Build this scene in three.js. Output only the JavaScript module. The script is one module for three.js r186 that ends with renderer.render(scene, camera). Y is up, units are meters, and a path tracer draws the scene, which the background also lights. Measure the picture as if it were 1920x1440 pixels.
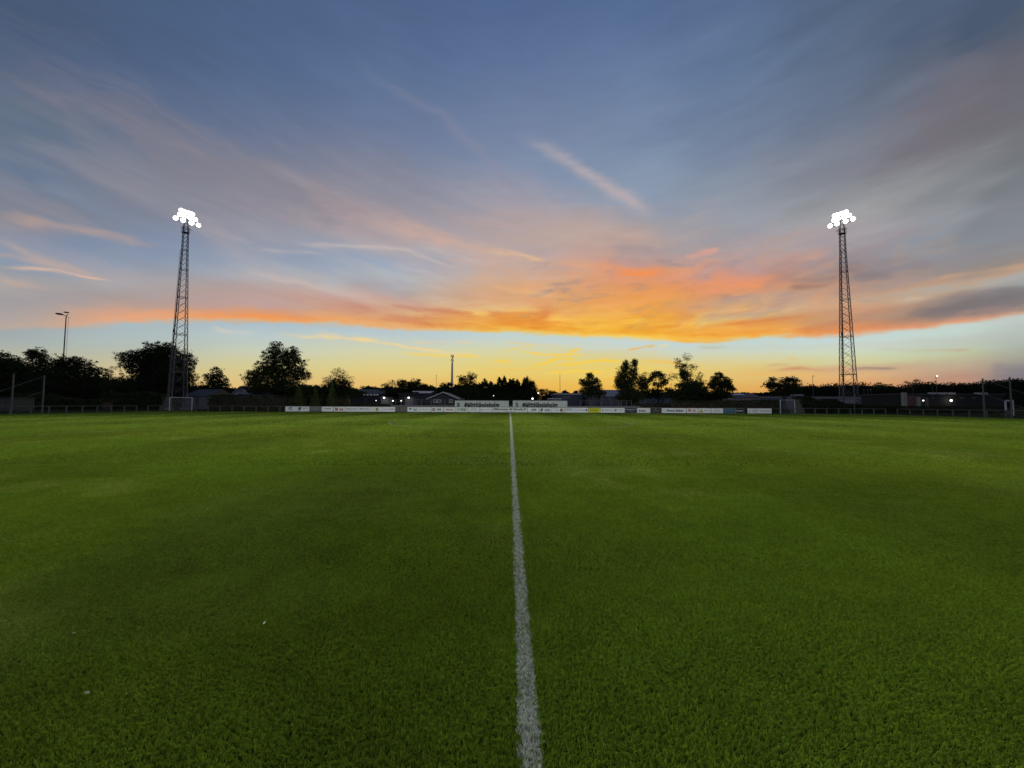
import * as THREE from 'three';
import { mergeGeometries } from 'three/addons/utils/BufferGeometryUtils.js';

// ---------------------------------------------------------------- camera
const scene = new THREE.Scene();
const camera = new THREE.PerspectiveCamera(2 * Math.atan(720 / 721) * 180 / Math.PI, 4 / 3, 0.05, 6000);
camera.rotation.order = 'YXZ';
camera.position.set(0, 1.45, 0);
camera.rotation.set(Math.atan(37 / 721), -Math.atan(4 / 721), 0.25 * Math.PI / 180);
camera.updateMatrixWorld();

// ---------------------------------------------------------------- renderer, exposure
const renderer = new THREE.WebGLRenderer({ antialias: true });
renderer.toneMapping = THREE.LinearToneMapping;
renderer.toneMappingExposure = 1;
renderer.shadowMap.enabled = true;

// ---------------------------------------------------------------- the last light of the sun, just over the horizon behind the trees
const sun = new THREE.DirectionalLight(new THREE.Color(1, 0.62, 0.36), 0.03);
sun.position.set(190, 16, -1000);
sun.target.position.set(0, 0, -40); sun.target.updateMatrixWorld();
sun.shadow.radius = 24; sun.castShadow = true;
sun.shadow.camera.left = -200; sun.shadow.camera.right = 200; sun.shadow.camera.top = 120; sun.shadow.camera.bottom = -120; sun.shadow.camera.far = 2000;
sun.name = 'sun';
scene.add(sun);

// ---------------------------------------------------------------- numbers
function rng(seed) { let a = seed >>> 0; return () => { a = (a + 0x6d2b79f5) | 0; let t = Math.imul(a ^ (a >>> 15), 1 | a); t = (t + Math.imul(t ^ (t >>> 7), 61 | t)) ^ t; return ((t ^ (t >>> 14)) >>> 0) / 4294967296; }; }
const PERM = new Float32Array(65536); { const r = rng(77); for (let i = 0; i < 65536; i++) PERM[i] = r(); }
const lat = (x, y) => PERM[((x & 255) + ((y & 255) << 8)) & 65535];
function vnoise(x, y) { const xi = Math.floor(x), yi = Math.floor(y); let fx = x - xi, fy = y - yi; fx = fx * fx * (3 - 2 * fx); fy = fy * fy * (3 - 2 * fy);
  const a = lat(xi, yi), b = lat(xi + 1, yi), c = lat(xi, yi + 1), d = lat(xi + 1, yi + 1); return a + (b - a) * fx + (c - a) * fy + (a - b - c + d) * fx * fy; }
function fbm(x, y, n = 4) { let s = 0, a = 0.5, t = 0; for (let i = 0; i < n; i++) { s += a * vnoise(x, y); t += a; a *= 0.5; x = x * 2.03 + 17.1; y = y * 2.03 + 5.7; } return s / t; }
const clamp = (x, a = 0, b = 1) => Math.min(b, Math.max(a, x));
const sstep = (a, b, x) => { const t = clamp((x - a) / (b - a)); return t * t * (3 - 2 * t); };
const lin = (c) => { c /= 255; return c <= 0.04045 ? c / 12.92 : ((c + 0.055) / 1.055) ** 2.4; };
const R = Math.PI / 180;

// ---------------------------------------------------------------- the dusk sky, in degrees of azimuth (0 along the halfway line, + to the right) and elevation
// columns: azimuth, then [elevation, sRGB colour] stops: of the cloud deck and the blue above it, and of the clear air below its lower edge
const UPPER = [
  [-52.97, [[32.48, 70, 90, 122], [28.85, 75, 95, 128], [24.96, 95, 112, 135], [20.83, 98, 117, 145], [16.47, 125, 130, 145], [14.23, 122, 140, 165], [11.94, 138, 152, 170], [10.55, 165, 160, 160], [9.15, 160, 155, 158], [7.27, 175, 165, 160], [6.7, 185, 168, 155]]],
  [-44.85, [[37.12, 72, 95, 132], [33.19, 76, 98, 135], [28.92, 92, 108, 138], [24.28, 115, 125, 145], [19.32, 125, 132, 150], [16.73, 130, 142, 165], [14.61, 140, 152, 172], [12.46, 160, 160, 165], [10.82, 172, 156, 153], [9.83, 190, 158, 142], [9.17, 224, 164, 128], [8.45, 228, 170, 132]]],
  [-33.54, [[42.02, 74, 98, 138], [37, 80, 105, 145], [31.28, 100, 115, 148], [26.53, 130, 132, 148], [22.57, 142, 140, 155], [20.21, 150, 152, 165], [17.79, 150, 160, 178], [15.93, 175, 175, 180], [14.67, 186, 165, 160], [13.4, 190, 160, 150], [12, 192, 160, 154], [11.1, 222, 154, 112], [10.58, 240, 152, 88], [10.19, 242, 165, 95]]],
  [-18.24, [[46.15, 76, 100, 142], [40.99, 86, 112, 152], [34.98, 106, 122, 158], [30.46, 130, 134, 155], [26.81, 150, 146, 158], [24.25, 172, 155, 158], [21.59, 165, 165, 175], [19.54, 150, 165, 188], [17.45, 175, 180, 186], [16.03, 182, 175, 175], [14.6, 200, 166, 154], [13, 208, 156, 126], [11.53, 222, 162, 112], [10.57, 238, 176, 112]]],
  [0.29, [[47.9, 78, 103, 148], [42.7, 92, 115, 158], [36.59, 112, 130, 165], [31.96, 125, 142, 172], [28.18, 152, 152, 168], [25.53, 178, 160, 160], [23.47, 192, 168, 158], [21.35, 195, 170, 162], [18.44, 200, 172, 155], [16.2, 215, 167, 125], [14.31, 222, 166, 112], [13.16, 236, 166, 80], [11.61, 236, 156, 60], [10.68, 242, 195, 85]]],
  [18.83, [[46.32, 82, 108, 152], [41.16, 98, 122, 162], [35.14, 115, 135, 168], [30.63, 128, 148, 175], [26.97, 140, 155, 178], [25.06, 165, 157, 163], [23.09, 188, 162, 152], [21.08, 184, 157, 150], [19.7, 198, 152, 140], [18.66, 232, 150, 105], [17.61, 224, 150, 112], [16.19, 222, 150, 100], [14.76, 232, 156, 85], [13.3, 237, 166, 80], [11.84, 242, 176, 66], [9.99, 246, 184, 62], [9.1, 249, 208, 95]]],
  [31.87, [[43.07, 84, 108, 148], [38.01, 96, 120, 156], [32.24, 112, 130, 160], [27.41, 130, 142, 162], [23.38, 148, 155, 168], [20.97, 155, 156, 166], [19.74, 178, 158, 156], [18.5, 180, 155, 155], [16.91, 200, 150, 138], [15.63, 228, 150, 112], [14.34, 212, 150, 112], [13.36, 196, 160, 136], [12.05, 212, 170, 128], [10.72, 232, 166, 88], [9.39, 240, 160, 70], [8.38, 246, 184, 75]]],
  [42.1, [[39.1, 82, 102, 132], [34.24, 94, 112, 140], [28.82, 110, 122, 145], [24.38, 132, 136, 145], [20.72, 158, 158, 160], [18, 165, 160, 165], [15.77, 152, 142, 146], [14.65, 146, 130, 130], [13.96, 184, 146, 128], [12.93, 190, 155, 136], [11.78, 200, 166, 136], [10.62, 196, 160, 130], [9.45, 192, 146, 116], [8.58, 216, 140, 95], [7.81, 234, 152, 100]]],
  [49.87, [[35.12, 78, 96, 124], [30.54, 100, 106, 124], [25.53, 114, 114, 125], [21.5, 128, 132, 138], [18.21, 142, 148, 156], [16.77, 145, 148, 158], [14.82, 145, 143, 148], [13.34, 150, 140, 140], [12.59, 180, 152, 132], [12.09, 175, 170, 160], [11.08, 180, 166, 150], [10.07, 146, 136, 132], [9.2, 130, 120, 120], [8.59, 188, 145, 125], [8.08, 226, 156, 116]]],
  [53.6, [[32.89, 74, 90, 116], [29.25, 100, 102, 115], [24.56, 112, 112, 120], [20.38, 118, 124, 130], [16.88, 132, 138, 146], [15.08, 135, 138, 145], [13.26, 150, 142, 138], [12.43, 188, 156, 132], [11.65, 166, 171, 172], [10.72, 155, 160, 160], [10.02, 124, 121, 124], [8.99, 138, 126, 126], [8.61, 196, 156, 134], [8.23, 206, 166, 140]]],
];
const LOWER = [
  [-52.97, [[6.32, 160, 168, 170], [5.37, 165, 175, 172], [4.66, 175, 178, 165], [3.47, 185, 180, 155], [2.52, 190, 178, 145], [-0.1, 190, 165, 120]]],
  [-44.85, [[8.06, 170, 185, 190], [6.39, 175, 188, 185], [5.27, 185, 188, 170], [3.59, 205, 190, 145], [1.9, 225, 190, 130], [-0.06, 225, 170, 110]]],
  [-33.54, [[9.87, 172, 190, 200], [8.24, 185, 200, 200], [6.27, 200, 205, 180], [4.29, 214, 202, 145], [2.31, 225, 192, 125], [-0.01, 228, 178, 105]]],
  [-18.24, [[10.2, 182, 198, 205], [8.72, 195, 205, 195], [7.22, 212, 210, 170], [4.97, 223, 206, 136], [3.09, 230, 192, 115], [0.07, 228, 175, 95]]],
  [0.29, [[10.29, 192, 210, 210], [9.27, 200, 212, 200], [7.69, 215, 212, 165], [6.11, 225, 208, 130], [4.53, 232, 203, 112], [2.94, 235, 190, 92], [0.16, 230, 168, 75]]],
  [18.83, [[8.88, 195, 212, 215], [7.75, 205, 212, 195], [6.63, 218, 205, 150], [5.13, 232, 205, 110], [3.62, 236, 200, 102], [2.11, 236, 182, 80], [0.23, 228, 162, 68]]],
  [31.87, [[8.25, 190, 212, 215], [6.7, 205, 212, 190], [5.35, 220, 205, 145], [4.33, 225, 195, 120], [3.32, 226, 190, 114], [1.96, 226, 172, 92], [0.27, 215, 150, 78]]],
  [42.1, [[7.58, 195, 215, 215], [5.92, 205, 215, 190], [4.74, 210, 205, 155], [4.03, 208, 170, 132], [3.25, 222, 178, 124], [2.07, 222, 160, 106], [0.28, 206, 144, 96]]],
  [49.87, [[7.26, 195, 212, 205], [5.98, 190, 205, 185], [4.94, 190, 195, 160], [3.65, 190, 165, 140], [2.88, 185, 145, 125], [2.1, 190, 145, 120], [0.29, 170, 130, 110]]],
  [53.6, [[7.67, 190, 200, 195], [5.77, 175, 185, 175], [4.35, 165, 165, 150], [3.39, 150, 145, 140], [2.44, 135, 128, 135], [0.29, 130, 120, 120]]],
];
const EDGE = [[-53.02, 6.51], [-48.97, 7.39], [-44.53, 8.51], [-40.21, 9.32], [-33.62, 10.19], [-26.46, 10.63], [-19.71, 10.62], [-12.33, 10.52], [-4.51, 10.7], [0.28, 10.68], [6.67, 10.25], [13.65, 9.69], [19.55, 9.06], [23.71, 8.54], [27.63, 8.43], [34.15, 8.38], [40.29, 7.84], [44.28, 7.73], [48.18, 7.82], [51.58, 8.12], [53.7, 8.33]];
const WISPS = [
  [[[-55.75, 28.23], [-52.24, 27.92], [-48.86, 27.96], [-42.33, 27.28], [-34.2, 26.26], [-24.23, 24.66], [-15.6, 23.28]], 2.94, 1.67, [140, 130, 138], 0.4, 0.34],
  [[[-55.14, 27.06], [-48.84, 27.53], [-42.33, 27.13], [-37.45, 26.66]], 0.58, 0.48, [150, 138, 142], 0.35, 0.2],
  [[[0.15, 36.26], [3.44, 34.99], [8.32, 33.05], [13.83, 29.95], [17.6, 27.47], [21.34, 24.81]], 0.62, 0.74, [186, 172, 174], 0.3, 1.1, 1],
  [[[-24.84, 41.62], [-20.49, 39.55], [-15.97, 38.58], [-10.46, 37.42], [-4.75, 33.92], [0.18, 30.42], [4.67, 27.48]], 0.48, 0.74, [142, 140, 160], 0.15, 0.5, 1],
  [[[-54.3, 16.07], [-50.38, 16.41], [-46.84, 16.79], [-42.33, 16.89]], 0.66, 0.26, [188, 158, 148], 0.75, 0.35],
  [[[-54.44, 18.96], [-49.85, 19.49], [-45.4, 19.58]], 0.42, 0.23, [138, 138, 150], 0.4, 0.1],
  [[[-54.22, 14.39], [-51.53, 13.48], [-49.56, 13.1], [-47.42, 12.72], [-46.08, 12.45]], 0.60, 0.20, [196, 168, 155], 0.6, 0.6],
  [[[-53.83, 11.87], [-50.2, 12.48], [-48.13, 12.39], [-45.93, 12.43]], 0.16, 0.09, [236, 188, 158], 0.6, 0.9],
  [[[-53.87, 12.69], [-52.43, 13.12]], 0.23, 0.14, [205, 170, 150], 0.6, 0.2],
  [[[-53.77, 10.68], [-51.72, 10.72], [-49.78, 10.57]], 0.34, 0.19, [205, 172, 150], 0.5, 0.1],
  [[[-49.72, 9.01], [-47.62, 8.98], [-45.36, 9.1]], 0.48, 0.58, [226, 166, 130], 0.2, 0.5],
  [[[-30.47, 19.84], [-24.12, 20.82], [-15.56, 21.37], [-6.19, 18.89]], 0.24, 0.21, [208, 190, 182], 0.55, 0.35],
  [[[-34.46, 18.52], [-30.44, 18.96], [-26.07, 19.39]], 0.25, 0.19, [195, 182, 178], 0.4, 0.3],
  [[[-20.76, 24.72], [-12.55, 23.57], [-6.23, 22.26], [5.08, 20.73]], 1.05, 0.70, [208, 172, 155], 0.5, 0.55],
  [[[-4.62, 21.97], [0.23, 21.78], [5.88, 20.56]], 0.28, 0.18, [240, 196, 140], 0.3, 0.7],
  [[[-14.06, 22.21], [-7.81, 21.12], [-2.18, 19.88]], 0.28, 0.21, [190, 185, 185], 0.5, 0.3],
  [[[-36.23, 15.47], [-31.52, 15.69], [-25.28, 14.93], [-18.35, 13.87]], 0.41, 0.41, [204, 184, 176], 0.6, 0.35],
  [[[-18.47, 19.41], [-12.46, 18.54], [-6.97, 17.91]], 0.36, 0.22, [190, 182, 182], 0.5, 0.3],
  [[[-4.58, 17.62], [0.26, 16.58], [8.26, 15.64]], 0.30, 0.38, [236, 186, 130], 0.4, 0.4],
  [[[-38.29, 9.09], [-36.76, 8.41], [-33.29, 8.53]], 0.32, 0.19, [214, 206, 190], 0.5, 0.4],
  [[[-32.16, 8.57], [-26.42, 8.89], [-20.37, 8.81], [-15.3, 8.11], [-8.42, 7.41], [-4.08, 7.02]], 0.24, 0.18, [242, 212, 150], 0.8, 0.8],
  [[[-27.07, 9.53], [-23.8, 8.95]], 0.43, 0.29, [225, 210, 180], 0.3, 0.3],
  [[[-16.76, 7.14], [-8.42, 6.94], [-3.29, 7.03]], 0.15, 0.18, [244, 208, 110], 0.9, 1.1],
  [[[-15.31, 8.71], [-8.44, 9.05], [-4.1, 9.07]], 0.13, 0.11, [238, 204, 160], 0.75, 0.6],
  [[[0.3, 8.09], [5.08, 7.3], [11.34, 7.14]], 0.16, 0.14, [248, 206, 90], 1.1, 1.05],
  [[[-2.1, 7.68], [2.69, 8.49], [4.29, 8.32]], 0.13, 0.11, [245, 205, 110], 0.9, 0.6],
  [[[2.7, 5.33], [5.08, 6.03], [7.06, 6.73], [10.57, 6.45]], 0.17, 0.14, [248, 206, 80], 1.1, 0.9],
  [[[5.87, 5.71], [9.01, 5.85], [12.87, 6.33], [17.71, 6.06]], 0.15, 0.17, [248, 206, 80], 1.1, 1.05],
  [[[8.24, 7.27], [9.41, 7.87], [10.58, 8.08]], 0.14, 0.14, [246, 205, 90], 1.05, 0.75],
  [[[5.08, 4.53], [9.79, 4.82], [14.37, 4.61]], 0.14, 0.11, [250, 210, 80], 1.1, 0.9],
  [[[10.17, 4.35], [14.37, 4.61], [16.23, 5.03]], 0.14, 0.14, [250, 208, 85], 0.9, 0.75],
  [[[-2.89, 6.33], [0.3, 6.19]], 0.14, 0.14, [244, 205, 90], 1.05, 1.05],
  [[[16.85, 7.68], [19.53, 8.1], [21.09, 8.17]], 0.11, 0.14, [246, 176, 60], 1, 1],
  [[[21.09, 8.03], [22.75, 8.24]], 0.13, 0.09, [248, 214, 130], 1.1, 1.1],
  [[[-7.62, 5.24], [0.31, 5.08], [6.66, 5.32]], 0.09, 0.08, [246, 196, 90], 0.8, 0.7],
  [[[12.09, 3.55], [17.32, 3.79], [21.58, 3.42]], 0.10, 0.09, [250, 190, 70], 0.8, 0.7],
  [[[-2.11, 9.25], [3.49, 8.8], [8.24, 8.44]], 0.09, 0.08, [244, 204, 120], 0.7, 0.6],
  [[[18.43, 6.12], [24.99, 5.52]], 0.19, 0.19, [246, 196, 90], 0.75, 0.6],
  [[[22.35, 8.91], [27.63, 8.29], [31.88, 8.32]], 0.19, 0.19, [246, 178, 70], 1.05, 0.45],
  [[[15.25, 18.63], [18.94, 18.17], [22.15, 18.39]], 0.42, 0.35, [246, 146, 86], 0.7, 0.8],
  [[[24.58, 19.57], [27.22, 19.84], [29.12, 19.4]], 0.39, 0.46, [238, 164, 140], 0.6, 0.7],
  [[[27.16, 17.01], [30.87, 15.62], [34.86, 14.23]], 0.78, 0.78, [240, 150, 100], 0.6, 0.5],
  [[[20.41, 19.69], [23.88, 18.79], [26.54, 18.36]], 0.41, 0.34, [150, 140, 146], 0.6, 0.5],
  [[[14.51, 21.5], [18.99, 21.21], [21.84, 20.6]], 0.48, 0.41, [160, 146, 150], 0.5, 0.5],
  [[[35.94, 13.93], [38.02, 13.83], [40.47, 13.75]], 0.36, 0.36, [152, 118, 108], 0.7, 0.6],
  [[[40.54, 15.9], [43.22, 14.34], [46.1, 13.37]], 0.67, 0.45, [134, 122, 126], 0.6, 0.7],
  [[[44.1, 14.82], [46.54, 14.77], [48.75, 13.69]], 0.53, 0.53, [140, 130, 132], 0.4, 0.4],
  [[[45.97, 9.73], [48.6, 9.66], [51.32, 9.66], [54.88, 9.86]], 0.45, 0.70, [122, 114, 116], 0.75, 0.8],
  [[[48.28, 10.67], [51.35, 10.4], [54.9, 10.22]], 0.30, 0.40, [128, 122, 126], 0.5, 0.6],
  [[[44.38, 10.84], [47.17, 10.88], [48.64, 10.8]], 0.27, 0.27, [205, 182, 158], 0.4, 0.3],
  [[[46.01, 10.99], [47.92, 10.84]], 0.26, 0.21, [206, 190, 170], 0.4, 0.4],
  [[[47.23, 12.58], [50.11, 12.64], [52.37, 12.5], [54.99, 12.39]], 0.24, 0.19, [218, 168, 130], 0.4, 0.7],
  [[[50.12, 12.94], [55.01, 12.93]], 0.54, 0.54, [140, 132, 130], 0.4, 0.5],
  [[[41.33, 4.06], [43.74, 4.04], [45.77, 3.8]], 0.15, 0.12, [142, 124, 124], 0.8, 0.5],
  [[[34.05, 4.3], [37.24, 4.28], [40.64, 3.92]], 0.17, 0.14, [206, 146, 110], 0.9, 0.6],
  [[[33.51, 4.93], [36.74, 4.82]], 0.17, 0.17, [200, 170, 130], 0.6, 0.45],
  [[[46.22, 5.66], [48.46, 5.55], [50.83, 5.36]], 0.14, 0.19, [196, 170, 140], 0.3, 0.75],
  [[[43.81, 6.17], [47.73, 5.52]], 0.14, 0.14, [190, 190, 165], 0.45, 0.45],
  [[[51.39, 3.04], [54.58, 2.15]], 0.83, 1.01, [126, 120, 128], 0.5, 0.7],
  [[[30.61, 4.04], [36.19, 3.62], [40.15, 3.15]], 0.18, 0.18, [240, 178, 100], 0.75, 0.6],
  [[[35.72, 5.91], [37.27, 5.3]], 0.21, 0.21, [232, 190, 120], 0.5, 0.3],
  [[[25.68, 7.64], [30.08, 7.43]], 0.18, 0.15, [190, 186, 160], 0.6, 0.45],
  [[[42.66, 23.86], [49.23, 25.71], [55.64, 27.09]], 2.25, 2.70, [122, 112, 118], 0.25, 0.45],
  [[[31.18, 27.71], [40.9, 26.53], [46.85, 22.9]], 2.04, 2.04, [130, 130, 145], 0.3, 0.3],
];
function makeSky() {
  const W = 4096, H = 2048, data = new Float32Array(W * H * 4);
  const edgeAt = (az) => { if (az <= EDGE[0][0]) return EDGE[0][1]; for (let i = 1; i < EDGE.length; i++) if (az <= EDGE[i][0]) { const [a, b] = EDGE[i - 1], [c, d] = EDGE[i]; return b + (d - b) * sstep(0, 1, (az - a) / (c - a)) * 0.5 + (d - b) * 0.5 * (az - a) / (c - a); } return EDGE[EDGE.length - 1][1]; };
  // upper columns count their elevation from the deck's lower edge, lower columns as a share of it
  const up = UPPER.map(([az, st]) => [az, [[90 - edgeAt(az), 62, 84, 126], ...st.map(([e, r, g, b]) => [e - edgeAt(az), r, g, b])].reverse()]);
  const low = LOWER.map(([az, st]) => [az, st.map(([e, r, g, b]) => [e / edgeAt(az), r, g, b]).reverse()]);
  // the sky behind the camera: dusk blue with a band of grey violet
  const backUp = [[0, 128, 126, 142], [8, 120, 124, 148], [20, 98, 112, 144], [40, 74, 95, 134], [90, 62, 84, 126]];
  const backLow = [[0, 104, 108, 124], [0.5, 122, 120, 134], [1, 128, 126, 142]];
  const col = (st, e, out) => { const n = st.length; if (e <= st[0][0]) { out[0] = st[0][1]; out[1] = st[0][2]; out[2] = st[0][3]; return; } for (let i = 1; i < n; i++) if (e <= st[i][0]) { const p = st[i - 1], q = st[i], t = (e - p[0]) / (q[0] - p[0]); for (let k = 0; k < 3; k++) out[k] = p[k + 1] + (q[k + 1] - p[k + 1]) * t; return; } out[0] = st[n - 1][1]; out[1] = st[n - 1][2]; out[2] = st[n - 1][3]; };
  const A = [0, 0, 0], B = [0, 0, 0];
  const across = (cols, back, az, e, out) => {
    const n = cols.length, lo = cols[0][0], hi = cols[n - 1][0];
    if (az <= lo || az >= hi) { const t = sstep(0, 1, az <= lo ? (lo - az) / (lo + 180) : (az - hi) / (180 - hi)); col(az <= lo ? cols[0][1] : cols[n - 1][1], e, A); col(back, e, B); for (let k = 0; k < 3; k++) out[k] = A[k] + (B[k] - A[k]) * t; return; }
    let i = 1; while (az > cols[i][0]) i++;
    const t = (az - cols[i - 1][0]) / (cols[i][0] - cols[i - 1][0]), s = t * t * (3 - 2 * t) * 0.6 + t * 0.4;
    col(cols[i - 1][1], e, A); col(cols[i][1], e, B);
    for (let k = 0; k < 3; k++) out[k] = A[k] + (B[k] - A[k]) * s;
  };
  const px = new Float32Array(W * H / 2 * 3), C = [0, 0, 0], D = [0, 0, 0];
  for (let j = 0; j < H / 2; j++) {
    const el = (j + 0.5) / H * 180 ;
    for (let i = 0; i < W; i++) {
      let az = (i + 0.5) / W * 360 - 90; if (az > 180) az -= 360;
      // streaks drawn out along the deck, tilted down to the right on the left and up on the right
      const tilt = az * 0.0022, se = el + az * (az < 0 ? 0.06 : -0.03) * sstep(2, 20, el);
      const n1 = fbm(az * 0.10 + 40, se * 0.42 + 9, 4) - 0.5, n2 = fbm(az * 0.28 + 11, se * 1.5 + 3, 3) - 0.5;
      const ed = edgeAt(az) + (n2 * 0.7 + n1 * 0.4 + (fbm(az * 1.1 + 5, el * 2.2, 3) - 0.5) * 0.35);
      const hi = el - ed, wob = sstep(0.3, 4, hi);
      across(up, backUp, az + n1 * 9 * wob, hi + (n1 * 3.4 + n2 * 1.5) * wob, C);
      across(low, backLow, az, clamp(el / ed + n1 * 0.06, 0, 1.2), D);
      const t = sstep(-0.42, 0.34, hi);
      const o = (j * W + i) * 3, g = 1 + n2 * 0.05 * wob;
      { const grey = (C[0] * 0.3 + C[1] * 0.5 + C[2] * 0.2), k2 = 0.13 * sstep(6, 18, hi); for (let k = 0; k < 3; k++) C[k] += (grey - C[k]) * k2; }
      // thin streaky veils of cirrus, pinkish, across the left and the middle
      const veil = sstep(1.5, 6, hi) * sstep(26, 12, hi) * sstep(-75, -40, az) * sstep(24, -4, az);
      if (veil > 0) { const sv = el + az * 0.2, a = fbm(az * 0.05 + n1 * 1.2 + 12, sv * 0.32 + 77, 4) - 0.5, b = fbm(az * 0.08 + 33, sv * 0.9 + n1 * 2, 4) - 0.5, m = clamp((a * 1.5 + b * 0.5) * veil + 0.05 * veil, -0.3, 0.4), P = [206, 176, 170], Q = [128, 146, 178]; for (let k = 0; k < 3; k++) C[k] += m > 0 ? (P[k] - C[k]) * m * 0.55 : (Q[k] - C[k]) * -m * 0.6; }
      // billows in the lit deck: warm crests and mauve hollows
      const deck = sstep(0.8, 3.5, hi) * sstep(15, 7, hi) * sstep(-14, 6, az) * sstep(62, 34, az);
      const n3 = deck > 0 ? fbm(az * 0.2 + n1 * 3 + 70, se * 0.62 + n2 * 1.6 + 31, 4) - 0.5 : 0, n4 = deck > 0 ? fbm(az * 0.5 + n1 * 5 + 7, se * 1.25 + n2 * 2 + 91, 4) - 0.5 : 0;
      const low1 = sstep(0.1, 0.9, hi) * sstep(5.5, 2.5, hi) * sstep(-40, -4, az) * sstep(52, 26, az), stk = low1 > 0 ? (fbm(az * 0.22 + n1 * 4 + 17, se * 1.3 + 63, 4) - 0.5) * 1.3 * low1 : 0, STREAK = [22, 58, 34];
      const m = (n3 * 2.2 + n4 * 1.2) * deck, warm = clamp(m * 0.5), cool = clamp(-m * 0.7), WARM = [236, 160, 108], COOL = [158, 138, 142];
      for (let k = 0; k < 3; k++) { C[k] += (WARM[k] - C[k]) * warm; C[k] += (COOL[k] - C[k]) * cool; C[k] += STREAK[k] * stk; px[o + k] = (D[k] + (C[k] - D[k]) * t) * g; }
    }
  }
  // wisps, contrails and darker cloud bars
  for (const [pts, w0, w1, c, a0, a1, straight] of WISPS) {
    const m = Math.max(w0, w1) * 2.6, azs = pts.map((p) => p[0]), els = pts.map((p) => p[1]);
    const i0 = Math.floor((Math.min(...azs) - m * 1.5 + 90) / 360 * W), i1 = Math.ceil((Math.max(...azs) + m * 1.5 + 90) / 360 * W);
    const j0 = Math.max(0, Math.floor((Math.min(...els) - m) / 180 * H)), j1 = Math.ceil((Math.max(...els) + m) / 180 * H);
    const seg = []; let L = 0;
    for (let k = 1; k < pts.length; k++) { const l = Math.hypot((pts[k][0] - pts[k - 1][0]), pts[k][1] - pts[k - 1][1]); seg.push([L, l]); L += l; }
    for (let j = j0; j < j1; j++) for (let i = i0; i < i1; i++) {
      let el = (j + 0.5) / H * 180, az = (i + 0.5) / W * 360 - 90; const ce = Math.cos(el * R), wm = Math.max(w0, w1), f1 = 0.9 / (wm + 0.6);
      const wx = fbm(az * f1 * 0.5 + 3, el * f1 + 8, 3) - 0.5, wy = fbm(az * f1 * 0.5 + 55, el * f1 + 21, 3) - 0.5;
      { const k = straight ? 0.35 : 1; az += wx * wm * 2 * k; el += wy * wm * 1.6 * k; }
      let best = 1e9, bt = 0;
      for (let k = 1; k < pts.length; k++) {
        const ax = pts[k - 1][0] * ce, ay = pts[k - 1][1], bx = pts[k][0] * ce, by = pts[k][1], dx = bx - ax, dy = by - ay;
        const t = clamp(((az * ce - ax) * dx + (el - ay) * dy) / (dx * dx + dy * dy)), d = Math.hypot(az * ce - ax - dx * t, el - ay - dy * t);
        if (d < best) { best = d; bt = (seg[k - 1][0] + seg[k - 1][1] * t) / L; }
      }
      const w = w0 + (w1 - w0) * bt, n = (fbm(az * 0.45 + w0 * 31, el * 2.6 + a0 * 17, 4) - 0.5) * (straight ? 0.4 : 1) + 0.5, q = best / (w * (0.4 + 1.3 * n));
      if (q > 2.3) continue;
      const a = clamp((a0 + (a1 - a0) * bt) * Math.exp(-q * q) * sstep(0, 0.3, bt + 0.02) * sstep(0, 0.25, 1.02 - bt) * (0.3 + 1.3 * n));
      const o = (j * W + ((i + W) % W)) * 3;
      for (let k = 0; k < 3; k++) px[o + k] += (c[k] - px[o + k]) * a;
    }
  }
  for (let j = 0; j < H; j++) for (let i = 0; i < W; i++) {
    const o = (j * W + i) * 4;
    if (j < H / 2) { data[o] = 0.02; data[o + 1] = 0.022; data[o + 2] = 0.02; } else { const s = ((j - H / 2) * W + i) * 3; for (let k = 0; k < 3; k++) data[o + k] = lin(px[s + k]); }
    data[o + 3] = 1;
  }
  const t = new THREE.DataTexture(data, W, H, THREE.RGBAFormat, THREE.FloatType);
  t.mapping = THREE.EquirectangularReflectionMapping; t.magFilter = t.minFilter = THREE.LinearFilter; t.needsUpdate = true;
  return t;
}
const sky = makeSky();
scene.background = sky; scene.environment = sky;
// ---------------------------------------------------------------- helpers
const V = (x, y, z) => new THREE.Vector3(x, y, z);
// the point seen at a place in the 1920 x 1440 photograph when it stands d metres down the pitch: used to survey the photograph into metres
const _m = camera.matrixWorld;
function at(px, py, d) { const v = V((px - 960) / 721, (720 - py) / 721, -1).transformDirection(_m); return V(v.x, v.y, v.z).multiplyScalar(d / -v.z).add(camera.position); }
const X = (px, d) => at(px, 757, d).x, Y = (px, py, d) => at(px, py, d).y;
const used = {};
function numbered(n) { used[n] = (used[n] ?? -1) + 1; return used[n] ? n + '_' + String(used[n]).padStart(3, '0') : n; }
function shade(o) { o.traverse((m) => { if (m.isMesh) { m.castShadow = true; m.receiveShadow = true; } }); return o; }
function tag(o, label, category, group, kind) { Object.assign(o.userData, { label, category }); if (group) o.userData.group = group; if (kind) o.userData.kind = kind; return o; }
function thing(name, label, category, pos = [0, 0, 0], group) { const o = new THREE.Group(); o.name = numbered(name); o.position.set(...pos); tag(o, label, category, group); scene.add(o); return o; }
function part(name, geo, mat, parent) { const m = new THREE.Mesh(Array.isArray(geo) ? (geo.length > 1 ? mergeGeometries(geo.map((g) => (g.index ? g.toNonIndexed() : g))) : geo[0]) : geo, mat); m.name = parent ? name : numbered(name); m.castShadow = m.receiveShadow = true; (parent ?? scene).add(m); return m; }
function struct(name, geo, mat) { const m = part(name, geo, mat); m.userData.kind = 'structure'; return m; }
function box(w, h, d, x = 0, y = 0, z = 0) { return new THREE.BoxGeometry(w, h, d).translate(x, y, z); }   // centred
function slab(x0, x1, y0, y1, z0, z1) { return box(x1 - x0, y1 - y0, z1 - z0, (x0 + x1) / 2, (y0 + y1) / 2, (z0 + z1) / 2); }
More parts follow.
